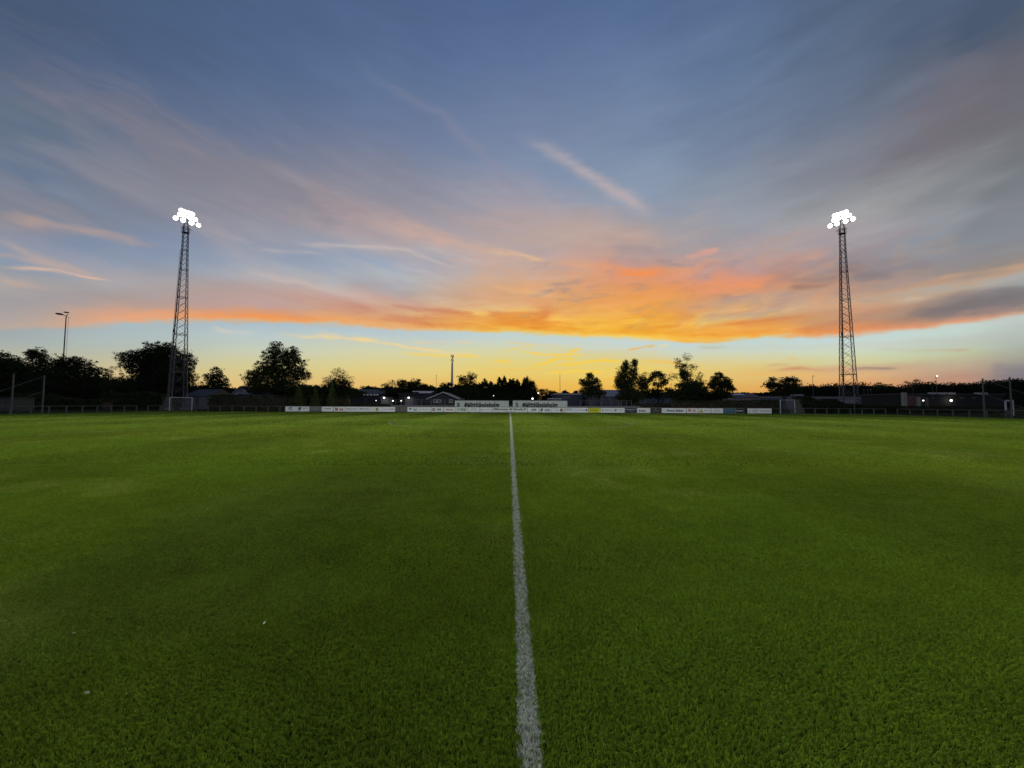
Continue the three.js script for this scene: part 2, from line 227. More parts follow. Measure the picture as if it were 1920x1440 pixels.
function bar(a, b, r, n = 6, r2 = r) { const l = a.distanceTo(b), g = new THREE.CylinderGeometry(r2, r, l, n); g.translate(0, l / 2, 0); g.applyQuaternion(new THREE.Quaternion().setFromUnitVectors(V(0, 1, 0), b.clone().sub(a).normalize())); return g.translate(a.x, a.y, a.z); }
const rgb = (r, g, b) => new THREE.Color(r, g, b);
const matte = (o) => new THREE.MeshPhysicalMaterial({ roughness: 1, specularIntensity: 0.12, ...o });      // dull things with next to no gloss
const mat = (r, g, b, rough = 0.8, metal = 0, more = {}) => new THREE.MeshStandardMaterial({ color: rgb(r, g, b), roughness: rough, metalness: metal, ...more });
function prism(pts, d) { const s = new THREE.Shape(pts.map(([x, y]) => new THREE.Vector2(x, y))); return new THREE.ExtrudeGeometry(s, { depth: d, bevelEnabled: false }); }

const M = {
  steel: mat(0.13, 0.13, 0.135, 0.6, 0.3), darkSteel: mat(0.06, 0.062, 0.065, 0.6, 0.3), galv: mat(0.095, 0.098, 0.094, 0.6, 0.2), concrete: mat(0.16, 0.155, 0.145, 0.95), paleConcrete: mat(0.09, 0.088, 0.08, 0.9),
  white: mat(0.55, 0.56, 0.55, 0.6), boardWhite: mat(0.62, 0.66, 0.63, 0.6), bark: mat(0.06, 0.045, 0.032, 1), birchBark: mat(0.35, 0.33, 0.3, 0.9),
  net: mat(0.5, 0.5, 0.48, 0.8), darkNet: mat(0.05, 0.055, 0.05, 0.8), black: mat(0.02, 0.02, 0.022, 0.5), rail: mat(0.1, 0.1, 0.094, 0.65, 0.1),
  wallBlue: mat(0.11, 0.11, 0.135, 0.9), wallPale: mat(0.26, 0.26, 0.29, 0.9), wallDark: mat(0.03, 0.031, 0.038, 0.9), brick: mat(0.16, 0.08, 0.055, 0.9), roofSlate: mat(0.05, 0.05, 0.058, 0.7), roofMetal: mat(0.34, 0.34, 0.36, 0.45, 0.4), roofSkyPink: mat(0.66, 0.52, 0.46, 0.35, 0.2), roofPale: mat(0.6, 0.58, 0.56, 0.6), glass: mat(0.02, 0.025, 0.03, 0.08), trim: mat(0.5, 0.5, 0.5, 0.7), door: mat(0.06, 0.05, 0.05, 0.6),
};

// ---------------------------------------------------------------- ground
function noiseTexture(size, fn, srgb = true, repeat = 1) {
  const d = new Uint8Array(size * size * 4);
  for (let j = 0; j < size; j++) for (let i = 0; i < size; i++) { const c = fn(i, j), o = (j * size + i) * 4; d[o] = clamp(c[0]) * 255; d[o + 1] = clamp(c[1]) * 255; d[o + 2] = clamp(c[2]) * 255; d[o + 3] = 255; }
  const t = new THREE.DataTexture(d, size, size); t.wrapS = t.wrapT = THREE.RepeatWrapping; t.magFilter = t.minFilter = THREE.LinearFilter; t.repeat.set(repeat, repeat); if (srgb) t.colorSpace = THREE.SRGBColorSpace; t.needsUpdate = true; return t;
}
const LINE = 0.093;                                   // the halfway line lies a hand to the right of the camera
// colour of the turf at a place: mown lanes 4.2 m wide (the sheen of their leaning blades painted in as tone), wear and paler dry patches, each with its own outline
function turf(x, z, out) {
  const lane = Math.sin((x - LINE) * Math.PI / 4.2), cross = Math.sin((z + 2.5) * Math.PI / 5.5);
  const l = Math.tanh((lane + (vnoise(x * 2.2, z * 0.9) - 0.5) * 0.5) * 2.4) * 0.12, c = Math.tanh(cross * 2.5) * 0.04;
  const p = fbm(x * 0.22 + 31, z * 0.22 + 7, 4) - 0.5, q = fbm(x * 1.3 + 3, z * 1.3 + 11, 4) - 0.5, s = fbm(x * 5 + 8, z * 5 + 2, 3) - 0.5;
  const dry = sstep(0.14, 0.3, fbm(x * 0.6 + 90, z * 0.45 + 60, 4) - 0.5 + q * 0.2), wear = sstep(0.1, 0.26, fbm(x * 0.33 + 190, z * 0.33 + 160, 4) - 0.5 + q * 0.25);
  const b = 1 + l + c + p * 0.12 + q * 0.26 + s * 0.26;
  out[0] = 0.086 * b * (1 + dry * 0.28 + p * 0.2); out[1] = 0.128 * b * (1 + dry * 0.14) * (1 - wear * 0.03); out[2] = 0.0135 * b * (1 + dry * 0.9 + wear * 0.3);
  return out;
}
{
  const tile = noiseTexture(512, (() => { const N = 512, per = (x, y, f, o) => { const a = vnoise(x * f + o, y * f + o), u = x, v = y; return a; }; const r = rng(5), a = new Float32Array(N * N); for (let k = 0; k < N * N; k++) a[k] = r();
    // short blades lying every way: smear white noise along two directions
    return (i, j) => { let s = 0; for (let k = -2; k <= 2; k++) s += a[((j + k + N) % N) * N + ((i + (k >> 1) + N) % N)]; s = s / 5 - 0.5; let s2 = 0; for (let k = -1; k <= 1; k++) s2 += a[((j + N) % N) * N + ((i + k + N) % N)]; s2 = s2 / 3 - 0.5; const v = 0.8 + s * 0.55 + s2 * 0.32; return [v * 1.0, v, v * 0.95]; }; })(), true, 1);
  const turfMat = matte({ vertexColors: true, map: tile, specularIntensity: 0 });
  // pitch: one sheet of mown turf, to 1.5 m short of the railings
  const x0 = -56.8, x1 = 59, z0 = -60.4, z1 = 6, nx = 290, nz = 200, pos = [], colr = [], uv = [], idx = [], c = [0, 0, 0];
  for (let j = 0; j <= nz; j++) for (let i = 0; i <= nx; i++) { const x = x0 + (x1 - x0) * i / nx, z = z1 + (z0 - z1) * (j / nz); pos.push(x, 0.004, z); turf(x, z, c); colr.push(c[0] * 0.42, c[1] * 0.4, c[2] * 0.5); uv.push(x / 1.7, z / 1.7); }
  for (let j = 0; j < nz; j++) for (let i = 0; i < nx; i++) { const a = j * (nx + 1) + i; idx.push(a, a + 1, a + nx + 2, a, a + nx + 2, a + nx + 1); }
  const g = new THREE.BufferGeometry(); g.setAttribute('position', new THREE.Float32BufferAttribute(pos, 3)); g.setAttribute('color', new THREE.Float32BufferAttribute(colr, 3)); g.setAttribute('uv', new THREE.Float32BufferAttribute(uv, 2)); g.setIndex(idx); g.computeVertexNormals();
  struct('football_pitch', g, turfMat);
  const rough = noiseTexture(256, (i, j) => { const n = fbm(i / 8, j / 8, 4), m = fbm(i / 32 + 50, j / 32, 3); const v = 0.4 + n * 0.5 + m * 0.3; return [v * 0.28, v * 0.3, v * 0.2]; });
  rough.repeat.set(1, 1);
  const gg = new THREE.PlaneGeometry(6000, 6000).rotateX(-Math.PI / 2); { const u = gg.attributes.uv; for (let i = 0; i < u.count; i++) u.setXY(i, u.getX(i) * 1500, u.getY(i) * 1500); }
  struct('ground', gg.translate(0, -0.02, 0), matte({ map: rough, specularIntensity: 0 }));
  // gravel walk round the railings
  const gravel = noiseTexture(256, (i, j) => { const v = 0.42 + (lat(i, j) - 0.5) * 0.3 + fbm(i / 20, j / 20, 3) * 0.2; return [v * 0.98, v * 0.96, v * 0.92]; });
  const gm = matte({ map: gravel });
  const strip = (a, b, c2, d2) => { const s = new THREE.PlaneGeometry(b - a, d2 - c2).rotateX(-Math.PI / 2).translate((a + b) / 2, -0.012, (c2 + d2) / 2), u = s.attributes.uv; for (let i = 0; i < u.count; i++) u.setXY(i, u.getX(i) * (b - a), u.getY(i) * (d2 - c2)); return s; };
  struct('gravel_walk', [strip(46, 60.2, -62.4, -61), strip(59.2, 60.3, -61, 10)], gm);
}
// painted lines: halfway line, centre circle and spot, far touchline
const paint = matte({ vertexColors: true });
{
  const lineGeo = (path, w, n) => { const pos = [], col = [], idx = []; for (let k = 0; k <= n; k++) { const [x, z, nx, nz] = path(k / n); for (const s of [-1, 0, 1]) { const e = 1 + (vnoise(k * 0.7, s * 3) - 0.5) * 0.2; pos.push(x + nx * s * w / 2 * e, 0.008, z + nz * s * w / 2 * e); const b = 0.27 + (vnoise(k * 0.9 + 3, s * 7 + 11) - 0.5) * 0.2; col.push(b * 0.86, b, b * 0.8); } } for (let k = 0; k < n; k++) for (let s = 0; s < 2; s++) { const a = k * 3 + s; idx.push(a, a + 1, a + 4, a, a + 4, a + 3); } const g = new THREE.BufferGeometry(); g.setAttribute('position', new THREE.Float32BufferAttribute(pos, 3)); g.setAttribute('color', new THREE.Float32BufferAttribute(col, 3)); g.setIndex(idx); g.computeVertexNormals(); return g; };
  const dim = (g, k) => { const c = g.attributes.color; for (let i = 0; i < c.count; i++) c.setXYZ(i, c.getX(i) * k, c.getY(i) * k, c.getZ(i) * k); return g; };
  struct('halfway_line', lineGeo((t) => [LINE, 3 - t * 61, 1, 0], 0.096, 500), paint);
  struct('centre_circle_line', dim(lineGeo((t) => { const a = t * Math.PI * 2; return [LINE + Math.sin(a) * 9.15, -30.4 + Math.cos(a) * 9.15, Math.sin(a), Math.cos(a)]; }, 0.09, 500), 0.62).translate(0, 0.0005, 0), paint);
  struct('far_touchline', dim(lineGeo((t) => [-50 + t * 100, -58.2, 0, 1], 0.1, 400), 0.6).translate(0, -0.0005, 0), paint);
}
// ---------------------------------------------------------------- floodlight towers
const LAMP_ROWS = [[0.5, [-1.85, -0.72, 0.62, 1.75]], [1.45, [-1.3, -0.45, 0.42, 1.12]], [2.35, [-0.8, -0.12, 0.5, 0.98]]];
const glowMat = new THREE.MeshStandardMaterial({ color: rgb(0.9, 0.9, 0.88), emissive: rgb(1, 0.985, 0.9), emissiveIntensity: 9, roughness: 0.4 });
const SPOT_CD = 1000;
function tower(base, H, aimYaw, label, targets, cone, power) {
  const t = thing('floodlight_tower', label, 'floodlight tower', base, 'floodlight towers round the pitch'); t.rotation.y = aimYaw;     // local +x looks at the pitch
  const r0 = 1.75, r1 = 0.52, rad = (y) => { const k = y / H; return r0 + (r1 - r0) * (k < 0.85 ? k / 0.85 * 0.94 : 0.94 + (k - 0.85) / 0.15 * 0.06); };
  const corner = (k, y) => { const a = (45 + 90 * k) * R; return V(Math.cos(a) * rad(y), y, Math.sin(a) * rad(y)); };
  for (let k = 0; k < 4; k++) { part('leg', [bar(corner(k, 0), corner(k, H * 0.85), 0.075, 6, 0.06), bar(corner(k, H * 0.85), corner(k, H), 0.06, 6, 0.05)], M.steel, t); part('footing', box(0.7, 0.5, 0.7, corner(k, 0).x, 0.1, corner(k, 0).z), M.concrete, t); }
  const braces = []; let y = 0.6;
  while (y < H - 0.6) { const h = rad(y) * 1.15 + 0.18, y2 = Math.min(y + h, H - 0.2); for (let k = 0; k < 4; k++) { braces.push(bar(corner(k, y), corner(k + 1, y2), 0.026, 4), bar(corner(k + 1, y), corner(k, y2), 0.026, 4)); } y = y2; }
  part('lattice_bracing', braces, M.steel, t);
  for (const k of [0.2, 0.4, 0.6, 0.75, 0.86]) { const g = []; for (let c = 0; c < 4; c++) g.push(bar(corner(c, H * k), corner(c + 1, H * k), 0.045, 4)); part('ring', g, M.steel, t); }
  const lad = []; const la = (yy) => { const a = corner(1, yy), b = corner(2, yy); return a.lerp(b, 0.06).multiplyScalar(1); };
  lad.push(bar(la(0.3), la(H * 0.86), 0.07, 5, 0.05), bar(la(0.3).add(V(0.04, 0, 0.3)), la(H * 0.86).add(V(0.02, 0, 0.22)), 0.03, 4));
  part('ladder', lad, M.steel, t);
  part('cable_box', box(0.35, 0.6, 0.25, corner(1, H * 0.42).x, H * 0.42, corner(1, H * 0.42).z), M.darkSteel, t);
  part('platform', [box(1.05, 0.06, 1.05, 0, H * 0.955, 0), ...[-1, 1].flatMap((s) => [bar(V(-0.52, H * 0.955 + 0.9, s * 0.52), V(0.52, H * 0.955 + 0.9, s * 0.52), 0.025, 4), bar(V(s * 0.52, H * 0.955 + 0.9, -0.52), V(s * 0.52, H * 0.955 + 0.9, 0.52), 0.025, 4), bar(V(-0.52, H * 0.955, s * 0.52), V(-0.52, H * 0.955 + 0.9, s * 0.52), 0.03, 4), bar(V(0.52, H * 0.955, s * 0.52), V(0.52, H * 0.955 + 0.9, s * 0.52), 0.03, 4)])], M.steel, t);
  part('cross_bar', bar(V(0.3, H * 0.975, -0.95), V(0.3, H * 0.975, 0.95), 0.04, 5), M.steel, t);
  part('mast_head', [bar(V(0, H - 0.2, -0.22), V(0, H + 2.75, -0.22), 0.06, 6), bar(V(0, H - 0.2, 0.22), V(0, H + 2.75, 0.22), 0.06, 6)], M.steel, t);
  const housing = new THREE.LatheGeometry([[0, -0.42], [0.12, -0.42], [0.16, -0.3], [0.36, -0.06], [0.41, 0], [0.39, 0.02]].map(([a, b]) => new THREE.Vector2(a, b)), 16), lens = new THREE.CircleGeometry(0.39, 20).rotateX(-Math.PI / 2);
  t.updateMatrixWorld(); let n = 0;
  for (const [dy, spots] of LAMP_ROWS) {
    part('crossarm', bar(V(0.12, H + dy - 0.28, spots[0] - 0.3), V(0.12, H + dy - 0.28, spots[3] + 0.3), 0.05, 5), M.steel, t);
    for (const z of spots) {
      const p = V(0.42, H + dy, z), w = p.clone().applyMatrix4(t.matrixWorld), tgt = targets[n++ % targets.length], dir = tgt.clone().sub(w).normalize(), ld = dir.clone().applyQuaternion(t.quaternion.clone().invert());
      const q = new THREE.Quaternion().setFromUnitVectors(V(0, 1, 0), ld);
      const h = part('floodlight', housing, M.darkSteel, t); h.position.copy(p); h.quaternion.copy(q);
      const gl = part('lamp_glass', lens, glowMat, h); gl.position.y = 0.012;
      const s = new THREE.SpotLight(rgb(1, 0.97, 0.86), SPOT_CD * power, 0, cone, 1, 2); s.name = 'floodlight_beam'; s.position.copy(w).addScaledVector(dir, 0.08); s.target.position.copy(tgt); s.target.updateMatrixWorld(); s.castShadow = true; s.shadow.radius = 16; scene.add(s);
    }
  }
  return t;
}
{
  const farL = at(332.5, 757, 75), farR = at(1592, 757, 75), hL = Y(344, 421, 75), hR = Y(1581, 423, 75);
  const yaw = (p) => Math.atan2(-(-30 - p.z), 0 - p.x);
  const spread = (sx, zs) => zs.flatMap((z) => [-36, -14, 9, 30].map((x) => V(-sx * x, 0, z)));
  tower([farL.x, 0, farL.z], hL, yaw(farL), 'tall lattice floodlight tower lit at its head, beside the big dark tree', spread(-1, [-8, -14, -26]), 19 * R, 2.15);
  tower([farR.x, 0, farR.z], hR, yaw(farR), 'tall lattice floodlight tower lit at its head, to the right of the umbrella-shaped tree', spread(1, [-8, -14, -26]), 19 * R, 2.15);
  // the two that stand behind the photographer light the faces of the boards
  for (const s of [-1, 1]) tower([s * 65, 0, 15], 32.5, Math.atan2(45, -s * 65), s < 0 ? 'floodlight tower behind the photographer, on the side of the ball-stop net by the woods' : 'floodlight tower behind the photographer, on the side of the white gate', spread(-s, [-42, -54, -64]), 17 * R, 0.95);
}

// ---------------------------------------------------------------- railings round the pitch
function railing(a, b, label, step = 1.92, h = 0.86) {
  const t = thing('pitch_railing', label, 'railing', [a.x, 0, a.z], 'railings round the pitch'), L = a.distanceTo(b), n = Math.round(L / step), dir = b.clone().sub(a).normalize(), r = rng(Math.round(L * 10));
  const post = new THREE.BoxGeometry(0.13, h + 0.1, 0.13);
  for (let k = 0; k <= n; k++) { const p = dir.clone().multiplyScalar(L * k / n), m = part('post', post, M.paleConcrete, t); m.position.set(p.x, h / 2 - 0.05, p.z); m.rotation.set((r() - 0.5) * 0.03, r() * 0.1, (r() - 0.5) * 0.03); }
  part('rail', bar(V(0, h + 0.03, 0), dir.clone().multiplyScalar(L).add(V(0, h + 0.03, 0)), 0.035, 8), M.rail, t);
  return t;
}
const FD = 62, cornerL = V(X(278, FD), 0, -FD), cornerR = V(X(1660, FD), 0, -FD);
railing(cornerL, cornerR, 'long grey tube railing on concrete posts behind the advertising boards');
railing(V(cornerL.x - 0.4, 0, -34), cornerL.clone().add(V(0, 0, 1.9)), 'grey tube railing running towards the camera in front of the dark woods');
railing(V(cornerR.x + 0.4, 0, -34), cornerR.clone().add(V(0, 0, 1.9)), 'grey tube railing running towards the camera beside the white gate frame');

// ---------------------------------------------------------------- advertising boards
function canvasTex(w, h, draw) { const c = document.createElement('canvas'); c.width = w; c.height = h; draw(c.getContext('2d'), w, h); const t = new THREE.CanvasTexture(c); t.colorSpace = THREE.SRGBColorSpace; t.magFilter = THREE.LinearFilter; return t; }
function txt(g, s, x, y, size, color, font = 'bold', fam = 'sans-serif', maxw) { g.fillStyle = color; g.font = font + ' ' + size + 'px ' + fam; g.textBaseline = 'middle'; g.textAlign = 'center'; g.strokeStyle = color; g.lineWidth = size * 0.07; g.lineJoin = 'round'; if (font !== 'normal') { if (maxw) g.strokeText(s, x, y, maxw); else g.strokeText(s, x, y); } if (maxw) g.fillText(s, x, y, maxw); else g.fillText(s, x, y); }
function lines(g, x, y, w, rows, color, hh = 6, gap = 10) { g.fillStyle = color; for (let k = 0; k < rows; k++) { let u = x + (k % 2) * 6; const e = x + w - (k % 3) * 14, q = hh * 1.35; let n = 1; while (u < e) { const c = Math.min(e - u, hh * (0.5 + ((n * 7919) % 13) / 16)); g.fillRect(u, y + k * gap - hh * 0.2 - ((n * 31) % 5 === 0 ? hh * 0.4 : 0), c, q + ((n * 17) % 6 === 0 ? hh * 0.4 : 0)); u += c + hh * 0.22; n++; } } }
const shieldPath = (g, x, y, w, h) => { g.beginPath(); g.moveTo(x, y); g.lineTo(x + w, y); g.lineTo(x + w, y + h * 0.6); g.quadraticCurveTo(x + w, y + h * 0.9, x + w / 2, y + h); g.quadraticCurveTo(x, y + h * 0.9, x, y + h * 0.6); g.closePath(); };
const WB = '#e3eae5';
// [left, right edge in the photograph, ground colour, label, drawing]
const BOARDS = [
  [535, 557.5, WB, 'white advertising board with a blue grey emblem, first of the row on the goal side', (g, w, h) => { g.fillStyle = '#3a5566'; g.fillRect(w * 0.3, h * 0.16, w * 0.3, h * 0.2); g.fillRect(w * 0.3, h * 0.3, w * 0.08, h * 0.3); g.strokeStyle = '#7d98a6'; g.lineWidth = 9; g.beginPath(); g.arc(w * 0.47, h * 0.42, w * 0.12, 0, 4); g.stroke(); g.fillStyle = '#3a5566'; g.fillRect(w * 0.42, h * 0.58, w * 0.22, h * 0.12); }],
  [557.5, 580.5, WB, 'white advertising board with a dark leaping emblem and grey lettering', (g, w, h) => { g.fillStyle = '#2e3338'; g.beginPath(); g.moveTo(w * 0.08, h * 0.12); g.lineTo(w * 0.36, h * 0.14); g.lineTo(w * 0.25, h * 0.8); g.lineTo(w * 0.1, h * 0.82); g.closePath(); g.fill(); g.fillStyle = WB; g.fillRect(w * 0.16, h * 0.5, w * 0.06, h * 0.14); lines(g, w * 0.44, h * 0.2, w * 0.46, 2, '#9aa195', 12, 20); g.fillStyle = '#a8a58e'; g.fillRect(w * 0.48, h * 0.42, w * 0.16, h * 0.14); }],
  [581, 603, '#676c69', 'weathered grey advertising board with a faint pale line of lettering', (g, w, h) => { lines(g, w * 0.2, h * 0.5, w * 0.5, 1, '#9a9f9b', 10); lines(g, w * 0.1, h * 0.2, w * 0.6, 1, '#7d827f', 8); g.fillStyle = '#5c6157'; g.fillRect(0, h * 0.76, w, h * 0.24); }],
  [603.5, 625.5, WB, 'white advertising board with one small line of dark green lettering', (g, w, h) => { lines(g, w * 0.22, h * 0.36, w * 0.56, 1, '#3f6a5c', 22); }],
  [626, 648, '#e4e6de', 'white advertising board with big red capitals, left of the stair gap', (g, w, h) => { txt(g, 'M', w * 0.24, h * 0.5, h * 0.76, '#a13c28'); txt(g, 'AXI', w * 0.65, h * 0.57, h * 0.52, '#a13c28', 'bold', 'sans-serif', w * 0.5); }],
  [648, 671.5, WB, 'white advertising board with a row of slim teal lettering', (g, w, h) => { lines(g, w * 0.08, h * 0.42, w * 0.84, 1, '#4f7a72', 20); lines(g, w * 0.08, h * 0.36, w * 0.1, 1, '#4f7a72', 10); }],
  [671.5, 694.5, WB, 'white advertising board with a row of dark blue lettering', (g, w, h) => { lines(g, w * 0.1, h * 0.4, w * 0.8, 1, '#415a68', 20); lines(g, w * 0.14, h * 0.34, w * 0.08, 1, '#415a68', 36); lines(g, w * 0.84, h * 0.45, w * 0.05, 1, '#415a68', 28); }],
  [694.5, 718, WB, 'white advertising board with a round yellow green emblem', (g, w, h) => { g.fillStyle = '#9fa31c'; g.beginPath(); g.arc(w * 0.55, h * 0.5, h * 0.34, 0, 7); g.fill(); g.strokeStyle = '#6d7a10'; g.lineWidth = 8; g.beginPath(); g.arc(w * 0.55, h * 0.5, h * 0.2, 0.5, 4.5); g.stroke(); lines(g, w * 0.1, h * 0.4, w * 0.16, 1, '#c2cbc4', 16); }],
  [718, 741, '#e8edea', 'white advertising board with light then bold lettering, ending at the stair gap', (g, w, h) => { lines(g, w * 0.05, h * 0.42, w * 0.46, 1, '#6e7d80', 14); lines(g, w * 0.52, h * 0.4, w * 0.4, 1, '#2c3d44', 22); }],
  [764, 786, WB, 'white advertising board with a teal arrowhead beside dark green lettering', (g, w, h) => { g.fillStyle = '#2b7268'; g.beginPath(); g.moveTo(w * 0.1, h * 0.2); g.lineTo(w * 0.38, h * 0.2); g.lineTo(w * 0.24, h * 0.7); g.closePath(); g.fill(); lines(g, w * 0.42, h * 0.24, w * 0.5, 1, '#7a8a80', 10); txt(g, 'Plus', w * 0.67, h * 0.6, h * 0.42, '#28523f'); }],
  [786, 808.5, WB, 'white advertising board with very faint grey green lettering', (g, w, h) => { lines(g, w * 0.06, h * 0.44, w * 0.9, 1, '#93a79a', 14); lines(g, w * 0.3, h * 0.38, w * 0.08, 1, '#93a79a', 26); }],
  [809, 831.5, WB, 'white advertising board with a maroon square emblem and dark lettering', (g, w, h) => { g.fillStyle = '#6e3136'; g.fillRect(w * 0.07, h * 0.24, w * 0.23, h * 0.52); g.fillStyle = WB; g.fillRect(w * 0.14, h * 0.38, w * 0.1, h * 0.22); txt(g, 'YKAB', w * 0.63, h * 0.44, h * 0.42, '#31423c', 'bold', 'sans-serif', w * 0.6); lines(g, w * 0.4, h * 0.7, w * 0.5, 1, '#77857c', 10); }],
  [832, 854.5, '#e3e8e1', 'white advertising board with a single line of red lettering', (g, w, h) => { txt(g, 'VVS-Smed', w * 0.5, h * 0.52, h * 0.38, '#8e3a34', 'bold', 'sans-serif', w * 0.86); }],
  [855, 877.5, WB, 'white advertising board with rounded green lower-case letters', (g, w, h) => { g.strokeStyle = '#2f7526'; g.lineWidth = h * 0.13; const ring = (x, a, b) => { g.beginPath(); g.arc(x, h * 0.45, h * 0.2, a, b); g.stroke(); }; ring(w * 0.2, 0.7, 5.6); ring(w * 0.4, 0, 7); ring(w * 0.58, 0, 7); ring(w * 0.78, 0, 7); g.beginPath(); g.moveTo(w * 0.7, h * 0.45); g.lineTo(w * 0.69, h * 0.85); g.stroke(); }],
  [878, 899.5, WB, 'white advertising board with wide-spaced thin grey capitals', (g, w, h) => { txt(g, 'NORÉN', w * 0.48, h * 0.36, h * 0.42, '#5c7270', 'normal', 'sans-serif', w * 0.86); lines(g, w * 0.1, h * 0.66, w * 0.74, 1, '#9fb0ab', 9); }],
  [900, 922.5, WB, 'white advertising board with a green dot and thin teal lettering', (g, w, h) => { g.fillStyle = '#2f6e55'; g.beginPath(); g.arc(w * 0.12, h * 0.48, h * 0.15, 0, 7); g.fill(); lines(g, w * 0.24, h * 0.47, w * 0.7, 1, '#5d8f84', 12); }],
  [923, 988.5, '#e4ebe3', 'long white board with a welcome in bold green lettering, at the halfway line', (g, w, h) => { txt(g, 'Välkommen till Österås IP', w * 0.5, h * 0.36, h * 0.52, '#35602f', 'bold', 'sans-serif', w * 0.95); lines(g, w * 0.06, h * 0.78, w * 0.14, 1, '#8d9b90', 10); lines(g, w * 0.3, h * 0.78, w * 0.38, 1, '#66746a', 13); g.fillStyle = '#35602f'; g.fillRect(w * 0.03, h * 0.7, 8, 26); g.fillRect(w * 0.78, h * 0.7, 10, 26); lines(g, w * 0.82, h * 0.78, w * 0.12, 1, '#8d9b90', 10); }],
  [989, 1010.5, WB, 'white advertising board with slanted dark green capitals', (g, w, h) => { txt(g, 'JAPE', w * 0.55, h * 0.44, h * 0.52, '#26463a', 'italic bold', 'sans-serif', w * 0.78); lines(g, w * 0.3, h * 0.8, w * 0.5, 1, '#9aa8a0', 7); }],
  [1011, 1034, WB, 'white advertising board with grey green capitals beside a dark flag-shaped emblem', (g, w, h) => { g.fillStyle = '#4a3a33'; g.beginPath(); g.moveTo(w * 0.1, h * 0.2); g.lineTo(w * 0.32, h * 0.24); g.lineTo(w * 0.28, h * 0.55); g.lineTo(w * 0.22, h * 0.55); g.lineTo(w * 0.2, h * 0.85); g.lineTo(w * 0.12, h * 0.85); g.closePath(); g.fill(); txt(g, 'FASAB', w * 0.67, h * 0.46, h * 0.42, '#3b5149', 'bold', 'sans-serif', w * 0.58); lines(g, w * 0.4, h * 0.74, w * 0.5, 1, '#8b9a92', 9); }],
  [1034, 1057.5, WB, 'white advertising board with a round gold brown medal', (g, w, h) => { lines(g, w * 0.06, h * 0.26, w * 0.5, 1, '#7c8a84', 11); lines(g, w * 0.34, h * 0.56, w * 0.24, 2, '#8c9690', 8, 16); g.fillStyle = '#8d6a2c'; g.beginPath(); g.arc(w * 0.8, h * 0.5, h * 0.34, 0, 7); g.fill(); g.fillStyle = '#5d4722'; g.beginPath(); g.arc(w * 0.8, h * 0.52, h * 0.22, 0, 7); g.fill(); g.fillStyle = '#b58a3f'; g.beginPath(); g.arc(w * 0.78, h * 0.48, h * 0.1, 0, 7); g.fill(); }],
  [1058, 1080, WB, 'white advertising board with two blocks of blue grey lettering', (g, w, h) => { lines(g, w * 0.04, h * 0.22, w * 0.66, 1, '#4d6b78', 24); lines(g, w * 0.04, h * 0.52, w * 0.62, 1, '#6c8894', 14); g.strokeStyle = '#6c8894'; g.lineWidth = 10; g.beginPath(); g.arc(w * 0.85, h * 0.42, h * 0.2, 0, 7); g.stroke(); }],
  [1080, 1103, WB, 'white advertising board with a small dark roundel at its right end', (g, w, h) => { lines(g, w * 0.1, h * 0.42, w * 0.62, 1, '#56717a', 16); g.fillStyle = '#3d5257'; g.beginPath(); g.arc(w * 0.86, h * 0.48, h * 0.24, 0, 7); g.fill(); g.fillStyle = '#a9b8ac'; g.fillRect(w * 0.83, h * 0.4, w * 0.06, h * 0.14); }],
  [1103.5, 1126, '#c6cc1e', 'bright yellow advertising board with olive lettering', (g, w, h) => { lines(g, w * 0.1, h * 0.2, w * 0.74, 1, '#9ca016', 18); lines(g, w * 0.14, h * 0.46, w * 0.68, 1, '#7d8212', 20); lines(g, w * 0.2, h * 0.72, w * 0.5, 1, '#a4a81a', 12); g.fillStyle = '#dfe48a'; g.beginPath(); g.moveTo(w * 0.86, h * 0.86); g.lineTo(w * 0.95, h * 0.5); g.lineTo(w * 0.95, h * 0.86); g.fill(); }],
  [1126, 1148.5, '#dde4e3', 'white advertising board with navy lettering, right of the yellow one', (g, w, h) => { g.fillStyle = '#4a5a75'; g.beginPath(); g.arc(w * 0.16, h * 0.46, h * 0.17, 0, 7); g.fill(); lines(g, w * 0.32, h * 0.42, w * 0.6, 1, '#4f6070', 17); }],
  [1148.5, 1171, '#dde4e3', 'white advertising board with a grey winged emblem, left of the dark blue one', (g, w, h) => { g.fillStyle = '#5d6d70'; g.beginPath(); g.moveTo(w * 0.06, h * 0.3); g.lineTo(w * 0.42, h * 0.3); g.lineTo(w * 0.3, h * 0.5); g.lineTo(w * 0.24, h * 0.82); g.lineTo(w * 0.18, h * 0.5); g.closePath(); g.fill(); lines(g, w * 0.5, h * 0.26, w * 0.44, 3, '#93a0a0', 8, 22); }],
  [1172, 1193.5, '#18202b', 'very dark blue advertising board with two pale lines of lettering', (g, w, h) => { lines(g, w * 0.06, h * 0.28, w * 0.86, 1, '#aab6bf', 20); lines(g, w * 0.3, h * 0.62, w * 0.36, 1, '#7f8b96', 14); }],
  [1194.5, 1219, '#dce3da', 'short white advertising board with black serif letters between two dark boards', (g, w, h) => { txt(g, 'Krona', w * 0.38, h * 0.54, h * 0.52, '#22261f', 'bold', 'serif', w * 0.66); g.strokeStyle = '#a9b0aa'; g.lineWidth = 6; g.strokeRect(w * 0.76, h * 0.3, w * 0.14, h * 0.4); }],
  [1219.5, 1239.5, '#17171a', 'black advertising board with dull olive lettering', (g, w, h) => { g.fillStyle = '#8b8b80'; g.fillRect(w * 0.44, h * 0.1, w * 0.1, h * 0.22); lines(g, w * 0.12, h * 0.5, w * 0.74, 1, '#6a6a52', 22); lines(g, w * 0.2, h * 0.74, w * 0.5, 1, '#4c4c3c', 10); }],
